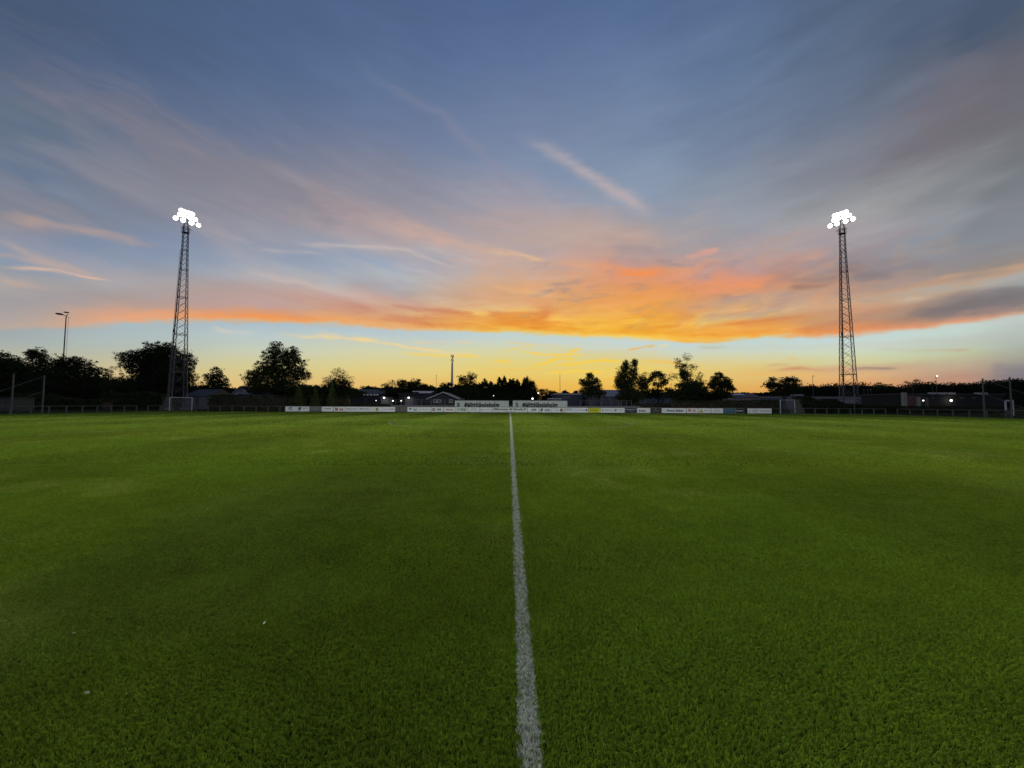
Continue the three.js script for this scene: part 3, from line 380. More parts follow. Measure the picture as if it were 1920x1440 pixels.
  [1240.5, 1286.5, '#e2e9e4', 'long white board with dark serif letters after a small ring emblem', (g, w, h) => { txt(g, 'Norra Skåne', w * 0.55, h * 0.5, h * 0.56, '#23313a', 'bold', 'serif', w * 0.68); g.strokeStyle = '#5d8a92'; g.lineWidth = 12; g.beginPath(); g.arc(w * 0.13, h * 0.48, h * 0.2, 0, 7); g.stroke(); }],
  [1287, 1308.5, '#e4e6de', 'white advertising board with big red capitals, left of the yellow triangle', (g, w, h) => { txt(g, 'M', w * 0.26, h * 0.42, h * 0.7, '#a13c34'); txt(g, 'AXI', w * 0.66, h * 0.5, h * 0.46, '#a13c34', 'bold', 'sans-serif', w * 0.5); }],
  [1309, 1332.5, WB, 'white advertising board with a yellow warning style triangle', (g, w, h) => { g.fillStyle = '#a8902a'; g.beginPath(); g.moveTo(w * 0.22, h * 0.1); g.lineTo(w * 0.4, h * 0.86); g.lineTo(w * 0.04, h * 0.86); g.closePath(); g.fill(); g.fillStyle = '#d9c46a'; g.beginPath(); g.moveTo(w * 0.22, h * 0.36); g.lineTo(w * 0.31, h * 0.76); g.lineTo(w * 0.13, h * 0.76); g.closePath(); g.fill(); lines(g, w * 0.46, h * 0.34, w * 0.46, 2, '#8fa3a0', 11, 32); }],
  [1333, 1355.5, '#e2e7e3', 'white advertising board with pale grey ring shaped emblem', (g, w, h) => { g.strokeStyle = '#a3aca6'; g.lineWidth = 9; g.beginPath(); g.ellipse(w * 0.5, h * 0.45, w * 0.3, h * 0.3, 0, 0.3, 5.6); g.stroke(); lines(g, w * 0.26, h * 0.36, w * 0.5, 2, '#a0a8a0', 11, 26); }],
  [1356, 1378.5, '#2f5f74', 'teal blue advertising board with a framed line of lettering', (g, w, h) => { g.strokeStyle = '#1d4350'; g.lineWidth = 10; g.strokeRect(w * 0.06, h * 0.28, w * 0.88, h * 0.4); g.fillStyle = '#7fb2bb'; g.beginPath(); g.moveTo(w * 0.12, h * 0.48); g.lineTo(w * 0.22, h * 0.36); g.lineTo(w * 0.22, h * 0.6); g.fill(); lines(g, w * 0.32, h * 0.42, w * 0.54, 1, '#4f8690', 22); }],
  [1379, 1394, '#131315', 'small black advertising board with one white strip', (g, w, h) => { g.fillStyle = '#b9bdbb'; g.fillRect(w * 0.02, h * 0.42, w * 0.9, h * 0.17); }],
  [1401, 1446.5, '#e8ede9', 'long white board with a dark swirl emblem, last of the row, near the empty goal', (g, w, h) => { g.strokeStyle = '#2d3b38'; g.lineWidth = 12; g.beginPath(); g.moveTo(w * 0.05, h * 0.7); g.quadraticCurveTo(w * 0.06, h * 0.3, w * 0.14, h * 0.28); g.moveTo(w * 0.06, h * 0.78); g.lineTo(w * 0.15, h * 0.74); g.stroke(); lines(g, w * 0.17, h * 0.28, w * 0.3, 1, '#4a5b57', 16); lines(g, w * 0.2, h * 0.64, w * 0.2, 1, '#4a5b57', 18); g.lineWidth = 7; g.strokeStyle = '#54625f'; for (let k = 0; k < 7; k++) { g.beginPath(); g.arc(w * (0.55 + k * 0.062), h * 0.46, h * 0.15, 0, k % 2 ? 4.4 : 7); g.stroke(); } }],
];
const BD = 61.75;
for (const [p0, p1, ground, label, draw] of BOARDS) {
  const x0 = X(p0, BD) + 0.012, x1 = X(p1, BD) - 0.012, w = x1 - x0, h = 0.78, cw = Math.round(230 * w / h / 2) , t = thing('advertising_board', label, 'board', [(x0 + x1) / 2, 0.075, -BD], 'advertising boards along the far railing');
  const tex = canvasTex(Math.min(640, cw * 2), 200, (g, W, H) => { g.fillStyle = ground; g.fillRect(0, 0, W, H); draw(g, W, H); });
  part('panel', box(w, h, 0.022, 0, h / 2, 0), M.boardWhite, t);
  part('printed_face', new THREE.PlaneGeometry(w - 0.02, h - 0.02).translate(0, h / 2, 0.014), new THREE.MeshStandardMaterial({ map: tex, roughness: 0.55 }), t);
  part('bracket', [box(0.04, h + 0.1, 0.05, -w / 2 + 0.25, h / 2, -0.04), box(0.04, h + 0.1, 0.05, w / 2 - 0.25, h / 2, -0.04)], M.darkSteel, t);
}

// ---------------------------------------------------------------- terrace with rails and banners
{
  const z0 = -66.2, xa = X(728, 67), xb = X(1206, 67), t = thing('spectator_terrace', 'low stepped concrete terrace for spectators behind the boards', 'terrace', [0, 0, 0]);
  for (let k = 0; k < 4; k++) part('step', slab(xa - 0.4 * (3 - k), xb + 0.5 * (3 - k), k * 0.27 - 0.1, (k + 1) * 0.27, z0 - 6 - k * 0.001, z0 - k * 0.75), M.concrete, t);
  const rails = (p0, p1, posts, label, extra) => { const d = 69.2, x0 = X(p0, d), x1 = X(p1, d), o = thing('terrace_railing', label, 'railing', [x0, 1.08, -d], 'railings on the terrace'), L = x1 - x0;
    for (const p of posts) part('post', box(0.09, 1.0, 0.09, X(p, d) - x0, 0.5, 0), M.galv, o);
    part('top_rail', bar(V(0, 1.0, 0), V(L, 1.0, 0), 0.04, 6), M.galv, o); part('middle_rail', bar(V(0, 0.62, 0), V(L, 0.62, 0), 0.035, 6), M.galv, o);
    for (const [xx] of extra) part('side_brace', bar(V(X(xx, d) - x0, 0.95, 0), V(X(xx, d) - x0 - 0.25, 0, 1.2), 0.04, 5), M.galv, o); };
  rails(733, 828, [733, 742, 752, 771, 790, 809, 828], 'two-bar grey railing on the terrace in front of the gabled house', [[828]]);
  rails(1088, 1184, [1088, 1107.5, 1127, 1146, 1160, 1165, 1174.5, 1184], 'two-bar grey railing on the terrace in front of the round dark tree', [[1088]]);
  const banner = (p0, p1, label, off, pale) => { const d = 65.6, x0 = X(p0, d), x1 = X(p1, d), w = x1 - x0, yb = Y((p0 + p1) / 2, 765.5, d), yt = Y((p0 + p1) / 2, 751.3, d), h = yt - yb, o = thing('hashtag_banner', label, 'banner', [(x0 + x1) / 2, yb, -d], 'long banners above the boards');
    const crinkle = noiseTexture(128, (i, j) => { const v = fbm(i / 9, j / 9, 4); return [v, v, v]; }, false);
    const tex = canvasTex(1400, 196, (g, W, H) => { g.fillStyle = '#bcc8c0'; g.fillRect(0, 0, W, H); const r = rng(off); for (let k = 0; k < 260; k++) { g.fillStyle = r() < 0.5 ? 'rgba(125,135,128,0.22)' : 'rgba(198,206,200,0.22)'; g.fillRect(r() * W, r() * H, 8 + r() * 60, 6 + r() * 22); }
      const sx = W * (off === 3 ? 0.075 : 0.066), c = pale ? '#5c6966' : '#37474a'; g.fillStyle = c; shieldPath(g, sx - 34, 58, 68, 118); g.fill(); g.strokeStyle = '#a9b5ad'; g.lineWidth = 8; g.beginPath(); g.moveTo(sx - 22, 104); g.lineTo(sx, 138); g.lineTo(sx + 22, 104); g.moveTo(sx - 30, 86); g.lineTo(sx + 30, 86); g.stroke();
      txt(g, '#MittHässleholm', W * 0.5, H * 0.6, 158, '#0a0f0e', 'bold', 'sans-serif', W * 0.65); });
    const face = new THREE.PlaneGeometry(w, h, 60, 8); { const p = face.attributes.position; for (let i = 0; i < p.count; i++) p.setZ(i, (fbm(p.getX(i) * 0.9 + off * 10, p.getY(i) * 1.4 + off, 3) - 0.5) * 0.09); face.computeVertexNormals(); }
    part('printed_cloth', face.translate(0, h / 2, 0.09), new THREE.MeshStandardMaterial({ map: tex, roughness: 0.8, side: THREE.DoubleSide }), o);
    part('frame', [box(w, 0.06, 0.06, 0, h, 0), box(0.07, h + yb, 0.07, -w / 2, (h - yb) / 2, 0), box(0.07, h + yb, 0.07, w / 2, (h - yb) / 2, 0)], M.galv, o); };
  banner(853, 954, 'long grey white banner with a black hashtag, beside the dark gabled house', 2, false);
  banner(961.5, 1063.5, 'long grey white banner with a black hashtag, right of the halfway line', 3, true);
}

// ---------------------------------------------------------------- goals
function goal(fl, fr, back, top, h, label) {
  const t = thing('football_goal', label, 'goal', [fl.x, 0, fl.z], 'spare goals by the railing'), o = V(fl.x, 0, fl.z), A = V(0, 0, 0), B = fr.clone().sub(o), up = V(0, h, 0);
  const bA = A.clone().add(back), bB = B.clone().add(back), tA = A.clone().add(top).add(up), tB = B.clone().add(top).add(up);
  part('post', bar(A, up.clone(), 0.06, 10), M.white, t); part('post', bar(B, B.clone().add(up), 0.06, 10), M.white, t); part('crossbar', bar(up.clone().add(V(0, -0.02, 0)), B.clone().add(up).add(V(0, -0.02, 0)), 0.058, 10), M.white, t);
  const base = 0.04; part('ground_frame', [bar(A.clone().setY(base), bA.clone().setY(base), 0.035), bar(B.clone().setY(base), bB.clone().setY(base), 0.035), bar(bA.clone().setY(base), bB.clone().setY(base), 0.035)], M.galv, t);
  part('side_brace', [bar(tA, bA.clone().setY(base), 0.032), bar(up.clone(), tA, 0.032)], M.galv, t); part('side_brace', [bar(tB, bB.clone().setY(base), 0.032), bar(B.clone().add(up), tB, 0.032)], M.galv, t);
  const net = []; const n = 22, m = 11; for (let k = 0; k <= n; k++) { const s = k / n; net.push(bar(tA.clone().lerp(tB, s), bA.clone().lerp(bB, s), 0.006, 3), bar(up.clone().lerp(B.clone().add(up), s), tA.clone().lerp(tB, s), 0.006, 3)); }
  for (let k = 0; k <= m; k++) { const s = k / m; net.push(bar(tA.clone().lerp(bA, s), tB.clone().lerp(bB, s), 0.006, 3), bar(up.clone().lerp(A, s), tA.clone().lerp(bA, s), 0.006, 3), bar(B.clone().add(up).lerp(B, s), tB.clone().lerp(bB, s), 0.006, 3)); }
  part('net', net, M.net, t);
}
goal(V(X(318, 65), 0, -65), V(X(360, 66.5), 0, -66.5), V(-2.2, 0, -0.7), V(-0.9, 0, -0.3), 2.28, 'white football goal with net, at the foot of the tower by the big tree');
goal(V(X(1463, 63.8), 0, -63.8), V(X(1490, 65.3), 0, -65.3), V(2.15, 0, -0.6), V(0.9, 0, -0.25), 2.3, 'white football goal with net, right of the last advertising board');

// ---------------------------------------------------------------- ball-stop nets
function ballStop(sx, x, za, zb, h, label) {
  const t = thing('ball_stop_net', label, 'ball net', [x, 0, za], 'ball-stop nets behind the goal lines'), dz = zb - za;
  for (const z of [0, dz]) part('pole', bar(V(0, -0.2, z), V(0, h, z), 0.085, 10, 0.07), M.galv, t);
  for (const [y0, y1, k] of [[h - 0.1, h - 4.1, 8], [h - 1.9, h - 4.6, 5.6], [h - 3.6, 0.1, 2.6]]) part('slanting_cable', bar(V(0, y0, 0), V(0.1 * sx, y1, k), 0.022, 5), M.rail, t);
  const net = []; for (let k = 0; k < 9; k++) { const s = (k + 1) / 10; net.push(bar(V(0, 0.1, dz * s), V(0, h - 0.3 - (h - 4) * s, dz * s), 0.004, 3)); } part('netting', net, M.darkNet, t);
}
ballStop(-1, X(80, 47), -47, -44.1, 4.65, 'tall grey ball-net poles with slanting cables in front of the dark woods');
ballStop(1, X(1845, 47.4), -47.4, -44.8, 4.85, 'tall grey ball-net poles with slanting cables by the white gate frame');
{ const t = thing('gate_frame', 'small white open gate frame behind the railing, by the ball-net pole', 'gate', [X(1892, 58), 0, -58]); const w = 1.1, h = Y(1892, 750, 58); part('post', box(0.16, h, 0.14, -w / 2, h / 2, 0), M.white, t); part('post', box(0.16, h, 0.14, w / 2, h / 2, 0), M.white, t); part('lintel', box(w + 0.16, 0.16, 0.15, 0, h - 0.085, 0), M.white, t); part('low_panel', box(w - 0.2, 0.5, 0.05, 0, 0.4, 0), M.galv, t); }
// ---------------------------------------------------------------- trees, hedges, shrubs
const leafMats = [[0.03, 0.042, 0.016], [0.036, 0.048, 0.02], [0.025, 0.036, 0.017], [0.05, 0.075, 0.022]].map(([r, g, b]) => matte({ color: rgb(r, g, b), side: THREE.DoubleSide }));
function leafCloud(spots, rnd) {                       // spots: [x, y, z, size]; every leaf spray is a small folded kite
  const pos = new Float32Array(spots.length * 18); let o = 0; const a = V(0, 0, 0), b = V(0, 0, 0), c = V(0, 0, 0), q = new THREE.Quaternion();
  for (const [x, y, z, s] of spots) {
    q.set(rnd() - 0.5, rnd() - 0.5, rnd() - 0.5, rnd() - 0.5).normalize(); const f = (rnd() - 0.5) * 0.8;
    const P = [[0, 0, -0.9], [0.5, f * 0.5, 0], [0, 0, 0.9], [-0.5, f * 0.5, 0]].map(([u, v, w]) => V(u * s, v * s, w * s).applyQuaternion(q));
    for (const k of [0, 1, 2, 0, 2, 3]) { pos[o++] = x + P[k].x; pos[o++] = y + P[k].y; pos[o++] = z + P[k].z; }
  }
  const g = new THREE.BufferGeometry(); g.setAttribute('position', new THREE.BufferAttribute(pos, 3)); g.computeVertexNormals(); return g;
}
function inBall(rnd, p = 0.5) { const u = rnd() * 2 - 1, f = rnd() * Math.PI * 2, r = Math.pow(rnd(), p), s = Math.sqrt(1 - u * u); return [s * Math.cos(f) * r, u * r, s * Math.sin(f) * r]; }
// lobes: [px, py, half width, half height in the photograph, fill] of each mass of the crown, all standing round the tree's own distance d
function tree(name, label, d, px, lobes, o = {}) {
  const rnd = rng(Math.round(px * 13 + d * 7)), k = d / 721, bx = X(px, d), t = thing(name, label, 'tree', [bx, 0, -d], o.group ?? 'trees behind the pitch'), spots = [], tops = [];
  for (const [lx, ly, rx, ry, fill = 1] of lobes) {
    const cx = X(lx, d) - bx, cy = Y(lx, ly, d), ax = rx * k, ay = ry * k, az = Math.min(ax, ay * 1.6), cz = (rnd() - 0.5) * az * 0.8; tops.push(V(cx, cy, cz));
    const leaf = (o.leaf ?? 1.0) * k * 1.35, area = Math.PI * ax * ay, nC = Math.max(4, Math.round(area / (leaf * leaf) * 0.4 * fill + 2));
    for (let c = 0; c < nC; c++) {
      const [u, v, w] = inBall(rnd, 0.42), cr = leaf * (1.6 + rnd() * 1.6), stray = rnd() < 0.16 ? 1.18 : 0.94, X0 = cx + u * ax * stray, Y0 = cy + v * ay * stray, Z0 = cz + w * az * stray;
      const m = Math.round((13 + rnd() * 9) * clamp(0.25 + fill * 0.8, 0.3, 1.2));
      for (let i = 0; i < m; i++) { const [e, f, g] = inBall(rnd, 0.5); spots.push([X0 + e * cr * 1.25, Math.max(0.15, Y0 + f * cr * 0.85 - (o.droop ? rnd() * cr * 1.6 : 0)), Z0 + g * cr, leaf * (0.5 + rnd() * 0.6) * (fill < 0.75 ? 0.75 : 1)]); }
    }
  }
  const H = Math.max(...tops.map((p) => p.y)), tr = o.trunk ?? Math.max(0.12, H * 0.022), wood = [];
  const fork = V((rnd() - 0.5) * 0.3, H * (o.fork ?? 0.35), 0); wood.push(bar(V(0, -0.1, 0), fork, tr * 1.25, 8, tr * 0.8));
  part('trunk', wood, o.bark ?? M.bark, t);
  const limbs = []; for (const p of tops) { const mid = fork.clone().lerp(p, 0.5).add(V((rnd() - 0.5) * 0.5, 0.4, (rnd() - 0.5) * 0.5)); limbs.push(bar(fork, mid, tr * 0.55, 6, tr * 0.32), bar(mid, p, tr * 0.32, 5, tr * 0.12)); }
  part('limb', limbs, o.bark ?? M.bark, t);
  part('crown', leafCloud(spots, rnd), leafMats[o.tone ?? 0], t);
  return t;
}
const LEFTW = 'trees of the wood by the ball-stop net';
tree('broadleaf_tree', 'dark broad tree at the very edge of the picture behind the ball-stop net', 92, 8, [[2, 678, 20, 20], [28, 692, 26, 22], [8, 716, 34, 28], [-20, 700, 30, 40], [18, 742, 40, 20]], { group: LEFTW });
tree('broadleaf_tree', 'tall loose tree with a knobbly top between the ball-net poles', 96, 60, [[57, 668, 15, 16], [50, 662, 9, 9], [75, 671, 7, 9, 0.7], [62, 695, 24, 20, 0.8], [60, 724, 34, 28]], { group: LEFTW });
tree('broadleaf_tree', 'wide domed dark tree under the double-headed light mast', 90, 122, [[108, 690, 30, 22], [140, 688, 30, 20], [168, 706, 22, 20], [125, 718, 52, 30], [180, 728, 20, 22], [125, 745, 55, 18]], { group: LEFTW, tone: 2 });
tree('sapling_tree', 'thin open little tree in the gap left of the big tree', 84, 206, [[207, 695, 6, 8, 0.6], [199, 708, 10, 6, 0.5], [212, 712, 9, 7, 0.6], [204, 724, 16, 10, 0.8]], { group: LEFTW });
tree('broadleaf_tree', 'biggest darkest tree, dense and round, behind the lit lattice tower', 88, 296, [[302, 666, 32, 25, 1.5], [275, 688, 36, 32, 1.5], [243, 669, 22, 12, 0.9], [231, 684, 12, 14, 0.7], [238, 714, 22, 9, 0.8], [230, 726, 20, 7, 0.7], [346, 680, 16, 22, 1], [330, 704, 28, 28, 1.2], [356, 706, 12, 15, 0.8], [364, 718, 8, 12, 0.7], [292, 722, 46, 32, 1.5]], { tone: 2, trunk: 0.45 });
tree('broadleaf_tree', 'small pointed tree over the slate roof between the two biggest trees', 92, 404, [[406, 698, 10, 11, 0.8], [398, 710, 16, 12, 0.8], [413, 716, 17, 14, 0.9], [402, 728, 26, 14]], {});
tree('oak_tree', 'large spreading oak-like tree with lacy edges behind the hedge', 86, 520, [[512, 652, 14, 13, 0.8], [503, 668, 20, 16, 0.8], [546, 662, 15, 14, 0.8], [528, 672, 24, 16, 0.8], [552, 682, 22, 16, 0.8], [492, 690, 26, 18, 0.9], [480, 708, 20, 16, 1], [525, 702, 40, 24, 1], [562, 702, 20, 12, 0.8], [578, 706, 7, 6, 0.6], [498, 726, 36, 16, 1.1], [540, 728, 38, 16, 1.1]], { trunk: 0.4 });
tree('broadleaf_tree', 'small twiggy round-topped tree right of the oak-like tree', 92, 634, [[634, 700, 15, 11, 0.55], [622, 712, 18, 12, 0.6], [646, 712, 16, 12, 0.6], [636, 724, 26, 14, 1], [612, 734, 34, 14, 1.1], [662, 738, 28, 10, 1.1]], {});
tree('broadleaf_tree', 'low flat-topped tree at the end of the row left of the telecom mast', 118, 730, [[722, 722, 10, 5, 0.6], [735, 718, 9, 6, 0.6], [730, 733, 22, 10, 1]], {});
tree('broadleaf_tree', 'small round dark tree in the row, left of the chimney-like treetop', 120, 752, [[752, 722, 10, 10], [754, 735, 18, 10]], {});
tree('poplar_tree', 'dark rounded tree with a narrow spike on its right shoulder', 122, 776, [[774, 722, 20, 9, 1.1], [784.5, 714, 2.6, 6, 1], [776, 734, 26, 10, 1.1]], {});
tree('broadleaf_tree', 'small tree between the spiked tree and the thin flagpole', 124, 798, [[794, 724, 7, 7], [804, 728, 6, 5], [798, 736, 18, 8]], {});
tree('broadleaf_tree', 'low tree just left of the telecom mast foot', 130, 834, [[830, 724, 6, 6], [842, 721, 6, 6], [836, 733, 16, 8]], {});
tree('pine_tree', 'two-crowned feathery tree right of the telecom mast', 96, 877, [[869, 711, 10, 9, 0.8], [884, 708, 10, 9, 0.8], [878, 720, 20, 9, 0.8], [876, 735, 24, 12, 1]], {});
tree('pine_tree', 'loose tree leaning out at the right end of the long wood', 128, 996, [[990, 714, 7, 6, 0.7], [998, 721, 8, 7, 0.6], [1004, 731, 7, 8, 0.7], [996, 740, 14, 12, 1]], {});
tree('broadleaf_tree', 'low dark tree right of the long wood, beside the thin radio mast', 150, 1024, [[1018, 735, 9, 6], [1033, 738, 10, 6], [1024, 746, 20, 8]], {});
tree('lime_tree', 'neat round tree with a pointed top behind the right terrace railing', 82, 1108, [[1106, 706, 7, 8, 1.15], [1099, 718, 13, 10.2], [1114, 720, 15, 12.2], [1108, 733, 23, 11, 1.45], [1128, 738, 9, 8, 1.05]], { fork: 0.3 });
tree('birch_tree', 'tall drooping birch-like tree with ragged twin tops', 84, 1180, [[1176, 682, 8, 9, 1.15], [1191, 679, 6.5, 8, 1.15], [1170, 696, 11, 14, 1.05], [1183, 698, 8, 14, 0.85], [1192, 700, 5, 18, 0.95], [1159, 714, 8, 14, 1.05], [1176, 720, 20, 20, 1.15], [1206, 718, 11, 20, 1.25], [1180, 742, 28, 16, 1.45]], { droop: true });
tree('broadleaf_tree', 'see-through tree with sunset shining in its crown, right of the birch', 88, 1235, [[1233, 702, 15, 6, 1.15], [1222, 712, 9, 8, 0.95], [1246, 714, 10, 9, 1.05], [1234, 722, 12, 6, 0.85], [1230, 738, 22, 10, 1.25], [1254, 736, 12, 10, 1.35]], {});
tree('ash_tree', 'tallest airy tree with a feathery open top over a dense base', 84, 1292, [[1271, 677, 8, 8, 0.65], [1290, 670, 8, 10, 0.55], [1281, 688, 11, 7, 0.75], [1300, 688, 9, 8, 0.65], [1283, 702, 9, 11, 1.35], [1296, 706, 10, 9, 0.65], [1312, 708, 8, 9, 0.65], [1262, 706, 9, 9, 0.55], [1292, 726, 30, 17, 1.45], [1318, 734, 12, 11, 1.25], [1290, 742, 38, 13, 1.45]], {});
tree('broadleaf_tree', 'round open-topped tree standing alone left of the solar-panelled roof', 88, 1352, [[1350, 704, 8, 6, 1.05], [1344, 713, 12, 9, 1.05], [1361, 714, 11, 9, 1.05], [1334, 722, 8, 9, 1.05], [1352, 724, 20, 10, 1.25], [1370, 728, 8, 7, 1.05], [1352, 739, 22, 11, 1.35]], {});
tree('umbrella_tree', 'wide flat umbrella-shaped tree left of the lit tower on the right', 104, 1470, [[1452, 712, 8, 6, 0.8], [1448, 720, 14, 6, 1], [1480, 714, 18, 7, 1.1], [1468, 724, 34, 7, 1.2], [1470, 733, 36, 7, 1.2], [1500, 722, 7, 4, 0.6]], {});
tree('sapling_tree', 'ragged little tree right of the lit tower on the right', 140, 1655, [[1652, 721, 7, 4, 0.5], [1661, 724, 8, 4, 0.6], [1655, 732, 13, 5, 0.9]], {});
tree('broadleaf_tree', 'low round tree left of the pale pillar building', 140, 1680, [[1676, 730, 10, 5], [1688, 731, 9, 5], [1682, 737, 18, 6]], {});
tree('umbrella_tree', 'thin flat-crowned tree above the pale pillar building', 128, 1714, [[1706, 717, 9, 3, 0.5], [1722, 714, 8, 3, 0.7], [1715, 721, 15, 3.5, 0.6], [1728, 720, 6, 3, 0.6]], { trunk: 0.16, fork: 0.72 });
for (const [px, top, w, n] of [[560, 719, 13, 'leftmost'], [591, 722, 11, 'middle'], [622, 715, 13, 'rightmost']]) {
  const d = 66, rnd = rng(px), bx = X(px, d), t = thing('conifer', n + ' of the three pointed dark green conifers in front of the hedge', 'conifer', [bx, 0, -d], 'conifers in front of the hedge'), h = Y(px, top, d), spots = [];
  for (let k = 0; k < 2600; k++) { const u = Math.pow(rnd(), 0.75), y = u * h, rr = (1 - u) * w * d / 721 * (0.85 + 0.3 * Math.sin(y * 7 + rnd() * 2)) + 0.05, a = rnd() * 6.283, q = Math.pow(rnd(), 0.35) * rr; spots.push([Math.cos(a) * q, Math.max(0.12, y), Math.sin(a) * q, 0.06 + rnd() * 0.1]); }
  part('trunk', bar(V(0, -0.1, 0), V(0, h * 0.9, 0), 0.08, 6, 0.02), M.bark, t); part('crown', leafCloud(spots, rnd), leafMats[3], t);
}
function hedge(name, label, cat, x0, x1, h0, h1, d, depth, o = {}) {
  const rnd = rng(Math.round(x0 * 3 + d)), t = thing(name, label, cat, [(x0 + x1) / 2, 0, -d], o.group), w = x1 - x0, spots = [], n = Math.round(w * Math.max(h0, h1) * 90 + w * depth * 30), s = o.leaf ?? 0.12;
  const H = (x) => { const u = clamp((x + w / 2) / w); return (h0 + (h1 - h0) * u) * (1 + (fbm(x * (o.f ?? 0.5) + 9, d, 3) - 0.5) * (o.rough ?? 0.16)); };
  const core = []; const step = 1.2; for (let x = -w / 2 + 0.3; x < w / 2 - 0.3; x += step) { const e = Math.min(step, w / 2 - 0.3 - x); core.push(box(e, H(x + e / 2) * 0.86, depth * 0.7, x + e / 2, H(x + e / 2) * 0.43, -depth / 2)); }
  part('branches', core, M.bark, t);
  for (let k = 0; k < n; k++) { const x = (rnd() - 0.5) * w, hh = H(x), top = rnd() < 0.3; spots.push([x, top ? hh * (0.9 + rnd() * 0.13) : Math.max(0.08, rnd() * hh), top ? -rnd() * depth : -rnd() * depth * 0.2 + (rnd() - 0.5) * 0.1, s * (0.6 + rnd() * 0.8)]); }
  part('foliage', leafCloud(spots, rnd), leafMats[o.tone ?? 0], t);
}
hedge('clipped_hedge', 'long clipped dark hedge behind the railing, under the oak-like tree', 'hedge', X(386, 68), X(655, 68), 2.7, 2.55, 68, 1.6);
hedge('clipped_hedge', 'low dark hedge behind the boards, left of the stair gap', 'hedge', X(655, 71), X(733, 71), 1.35, 1.2, 71, 1.4);
hedge('clipped_hedge', 'dark hedge behind the boards from the birch to the airy tree', 'hedge', X(1190, 73), X(1268, 73), 1.5, 1.55, 73, 1.3);
hedge('clipped_hedge', 'long dark clipped hedge between the boards and the solar-panelled house', 'hedge', X(1262, 70), X(1470, 70), 2.1, 2.3, 70, 1.7);
hedge('scrub_bushes', 'uneven dark scrub behind the railing, right of the goal', 'bushes', X(1505, 72), X(1690, 72), 2.4, 1.5, 72, 3, { rough: 1.0, f: 0.35, leaf: 0.2 });
hedge('scrub_bushes', 'low dark scrub behind the railing below the big dark tree', 'bushes', X(188, 78), X(300, 78), 3.0, 2.6, 78, 3, { rough: 0.8, f: 0.3, leaf: 0.22 });
hedge('scrub_bushes', 'dark undergrowth along the edge of the wood behind the ball-net poles', 'bushes', X(20, 72), X(188, 72), 2.6, 2.0, 72, 3, { rough: 0.9, f: 0.3, leaf: 0.22 });
hedge('clipped_hedge', 'dark hedge behind the right-hand railing, below the pale pillar building', 'hedge', X(1690, 76), X(1885, 76), 1.3, 1.35, 76, 1.6);
hedge('scrub_bushes', 'dark bushes hiding the stands between the banners and the long wood', 'bushes', X(862, 78), X(1062, 78), 1.9, 1.9, 78, 2.5, { rough: 0.5, leaf: 0.2 });
// woods so far off that they read as one mass
function wood(name, label, d, outline, depth) {
  const rnd = rng(Math.round(d + outline[0][0])), spots = [], k = d / 721, bx = X(outline[0][0], d);
  const topAt = (px) => { for (let i = 1; i < outline.length; i++) if (px <= outline[i][0]) { const [a, b] = outline[i - 1], [c, e] = outline[i]; return b + (e - b) * (px - a) / (c - a); } return outline[outline.length - 1][1]; };
  for (let px = outline[0][0]; px < outline[outline.length - 1][0]; px += 0.25) {
    const h = Y(px, topAt(px), d) * (1 + (fbm(px * 0.4, d, 2) - 0.5) * 0.34 + (fbm(px * 0.13 + 4, d, 2) - 0.5) * 0.4 + 0.06);
    for (let i = 0; i < 26; i++) { const u = i < 14 ? 0.8 + rnd() * 0.2 : rnd(); spots.push([X(px, d) - bx + (rnd() - 0.5) * k * 2, u * h, -Math.pow(rnd(), 1.4) * depth, k * (0.9 + rnd() * 1.2)]); }
  }
  const ridge = [[0, -0.5]], a0 = outline[0][0], a1 = outline[outline.length - 1][0]; for (let px = a0; px <= a1; px += 2) ridge.push([X(px, d) - bx, Y(px, topAt(px), d) * (0.86 + (vnoise(px * 0.4, d) - 0.5) * 0.1)]); ridge.push([X(a1, d) - bx, -0.5]);
  const core = prism(ridge, depth * 0.6).translate(0, 0, -depth * 0.8); core.deleteAttribute('uv');
  const m = part(name, [leafCloud(spots, rnd), core], leafMats[2]); m.position.set(bx, 0, -d); tag(m, label, 'wood', null, 'stuff');
}
wood('far_wood', 'long dark mass of treetops behind the banners', 135, [[893, 724], [905, 722], [920, 719], [940, 716], [955, 713], [975, 713], [992, 714], [1000, 722], [1012, 738]], 20);
wood('far_wood', 'low dark belt of trees behind the left houses', 190, [[560, 728], [640, 730], [690, 730], [720, 730], [800, 730], [860, 726], [900, 726]], 14);
wood('far_wood', 'low dark treeline behind the long flat building', 210, [[1500, 730], [1520, 724], [1532, 729], [1560, 725], [1575, 726], [1590, 731], [1605, 724], [1630, 724], [1640, 729], [1660, 727], [1700, 731]], 20);
wood('far_wood', 'dark wooded rise on the right behind the pale pillar building', 300, [[1690, 733], [1728, 731], [1745, 725], [1757, 719], [1770, 726], [1790, 727], [1810, 722], [1840, 725], [1880, 722], [1925, 721], [1990, 724]], 25);
wood('far_wood', 'thin dark treeline behind the grey buildings in the middle', 260, [[1020, 742], [1058, 737], [1075, 738], [1140, 740], [1200, 738], [1300, 738], [1440, 740], [1510, 736]], 14);
wood('far_wood', 'dark treeline behind the wood by the ball-stop net', 130, [[-80, 700], [0, 705], [100, 712], [190, 718], [240, 724], [380, 730], [470, 732], [570, 730]], 16);
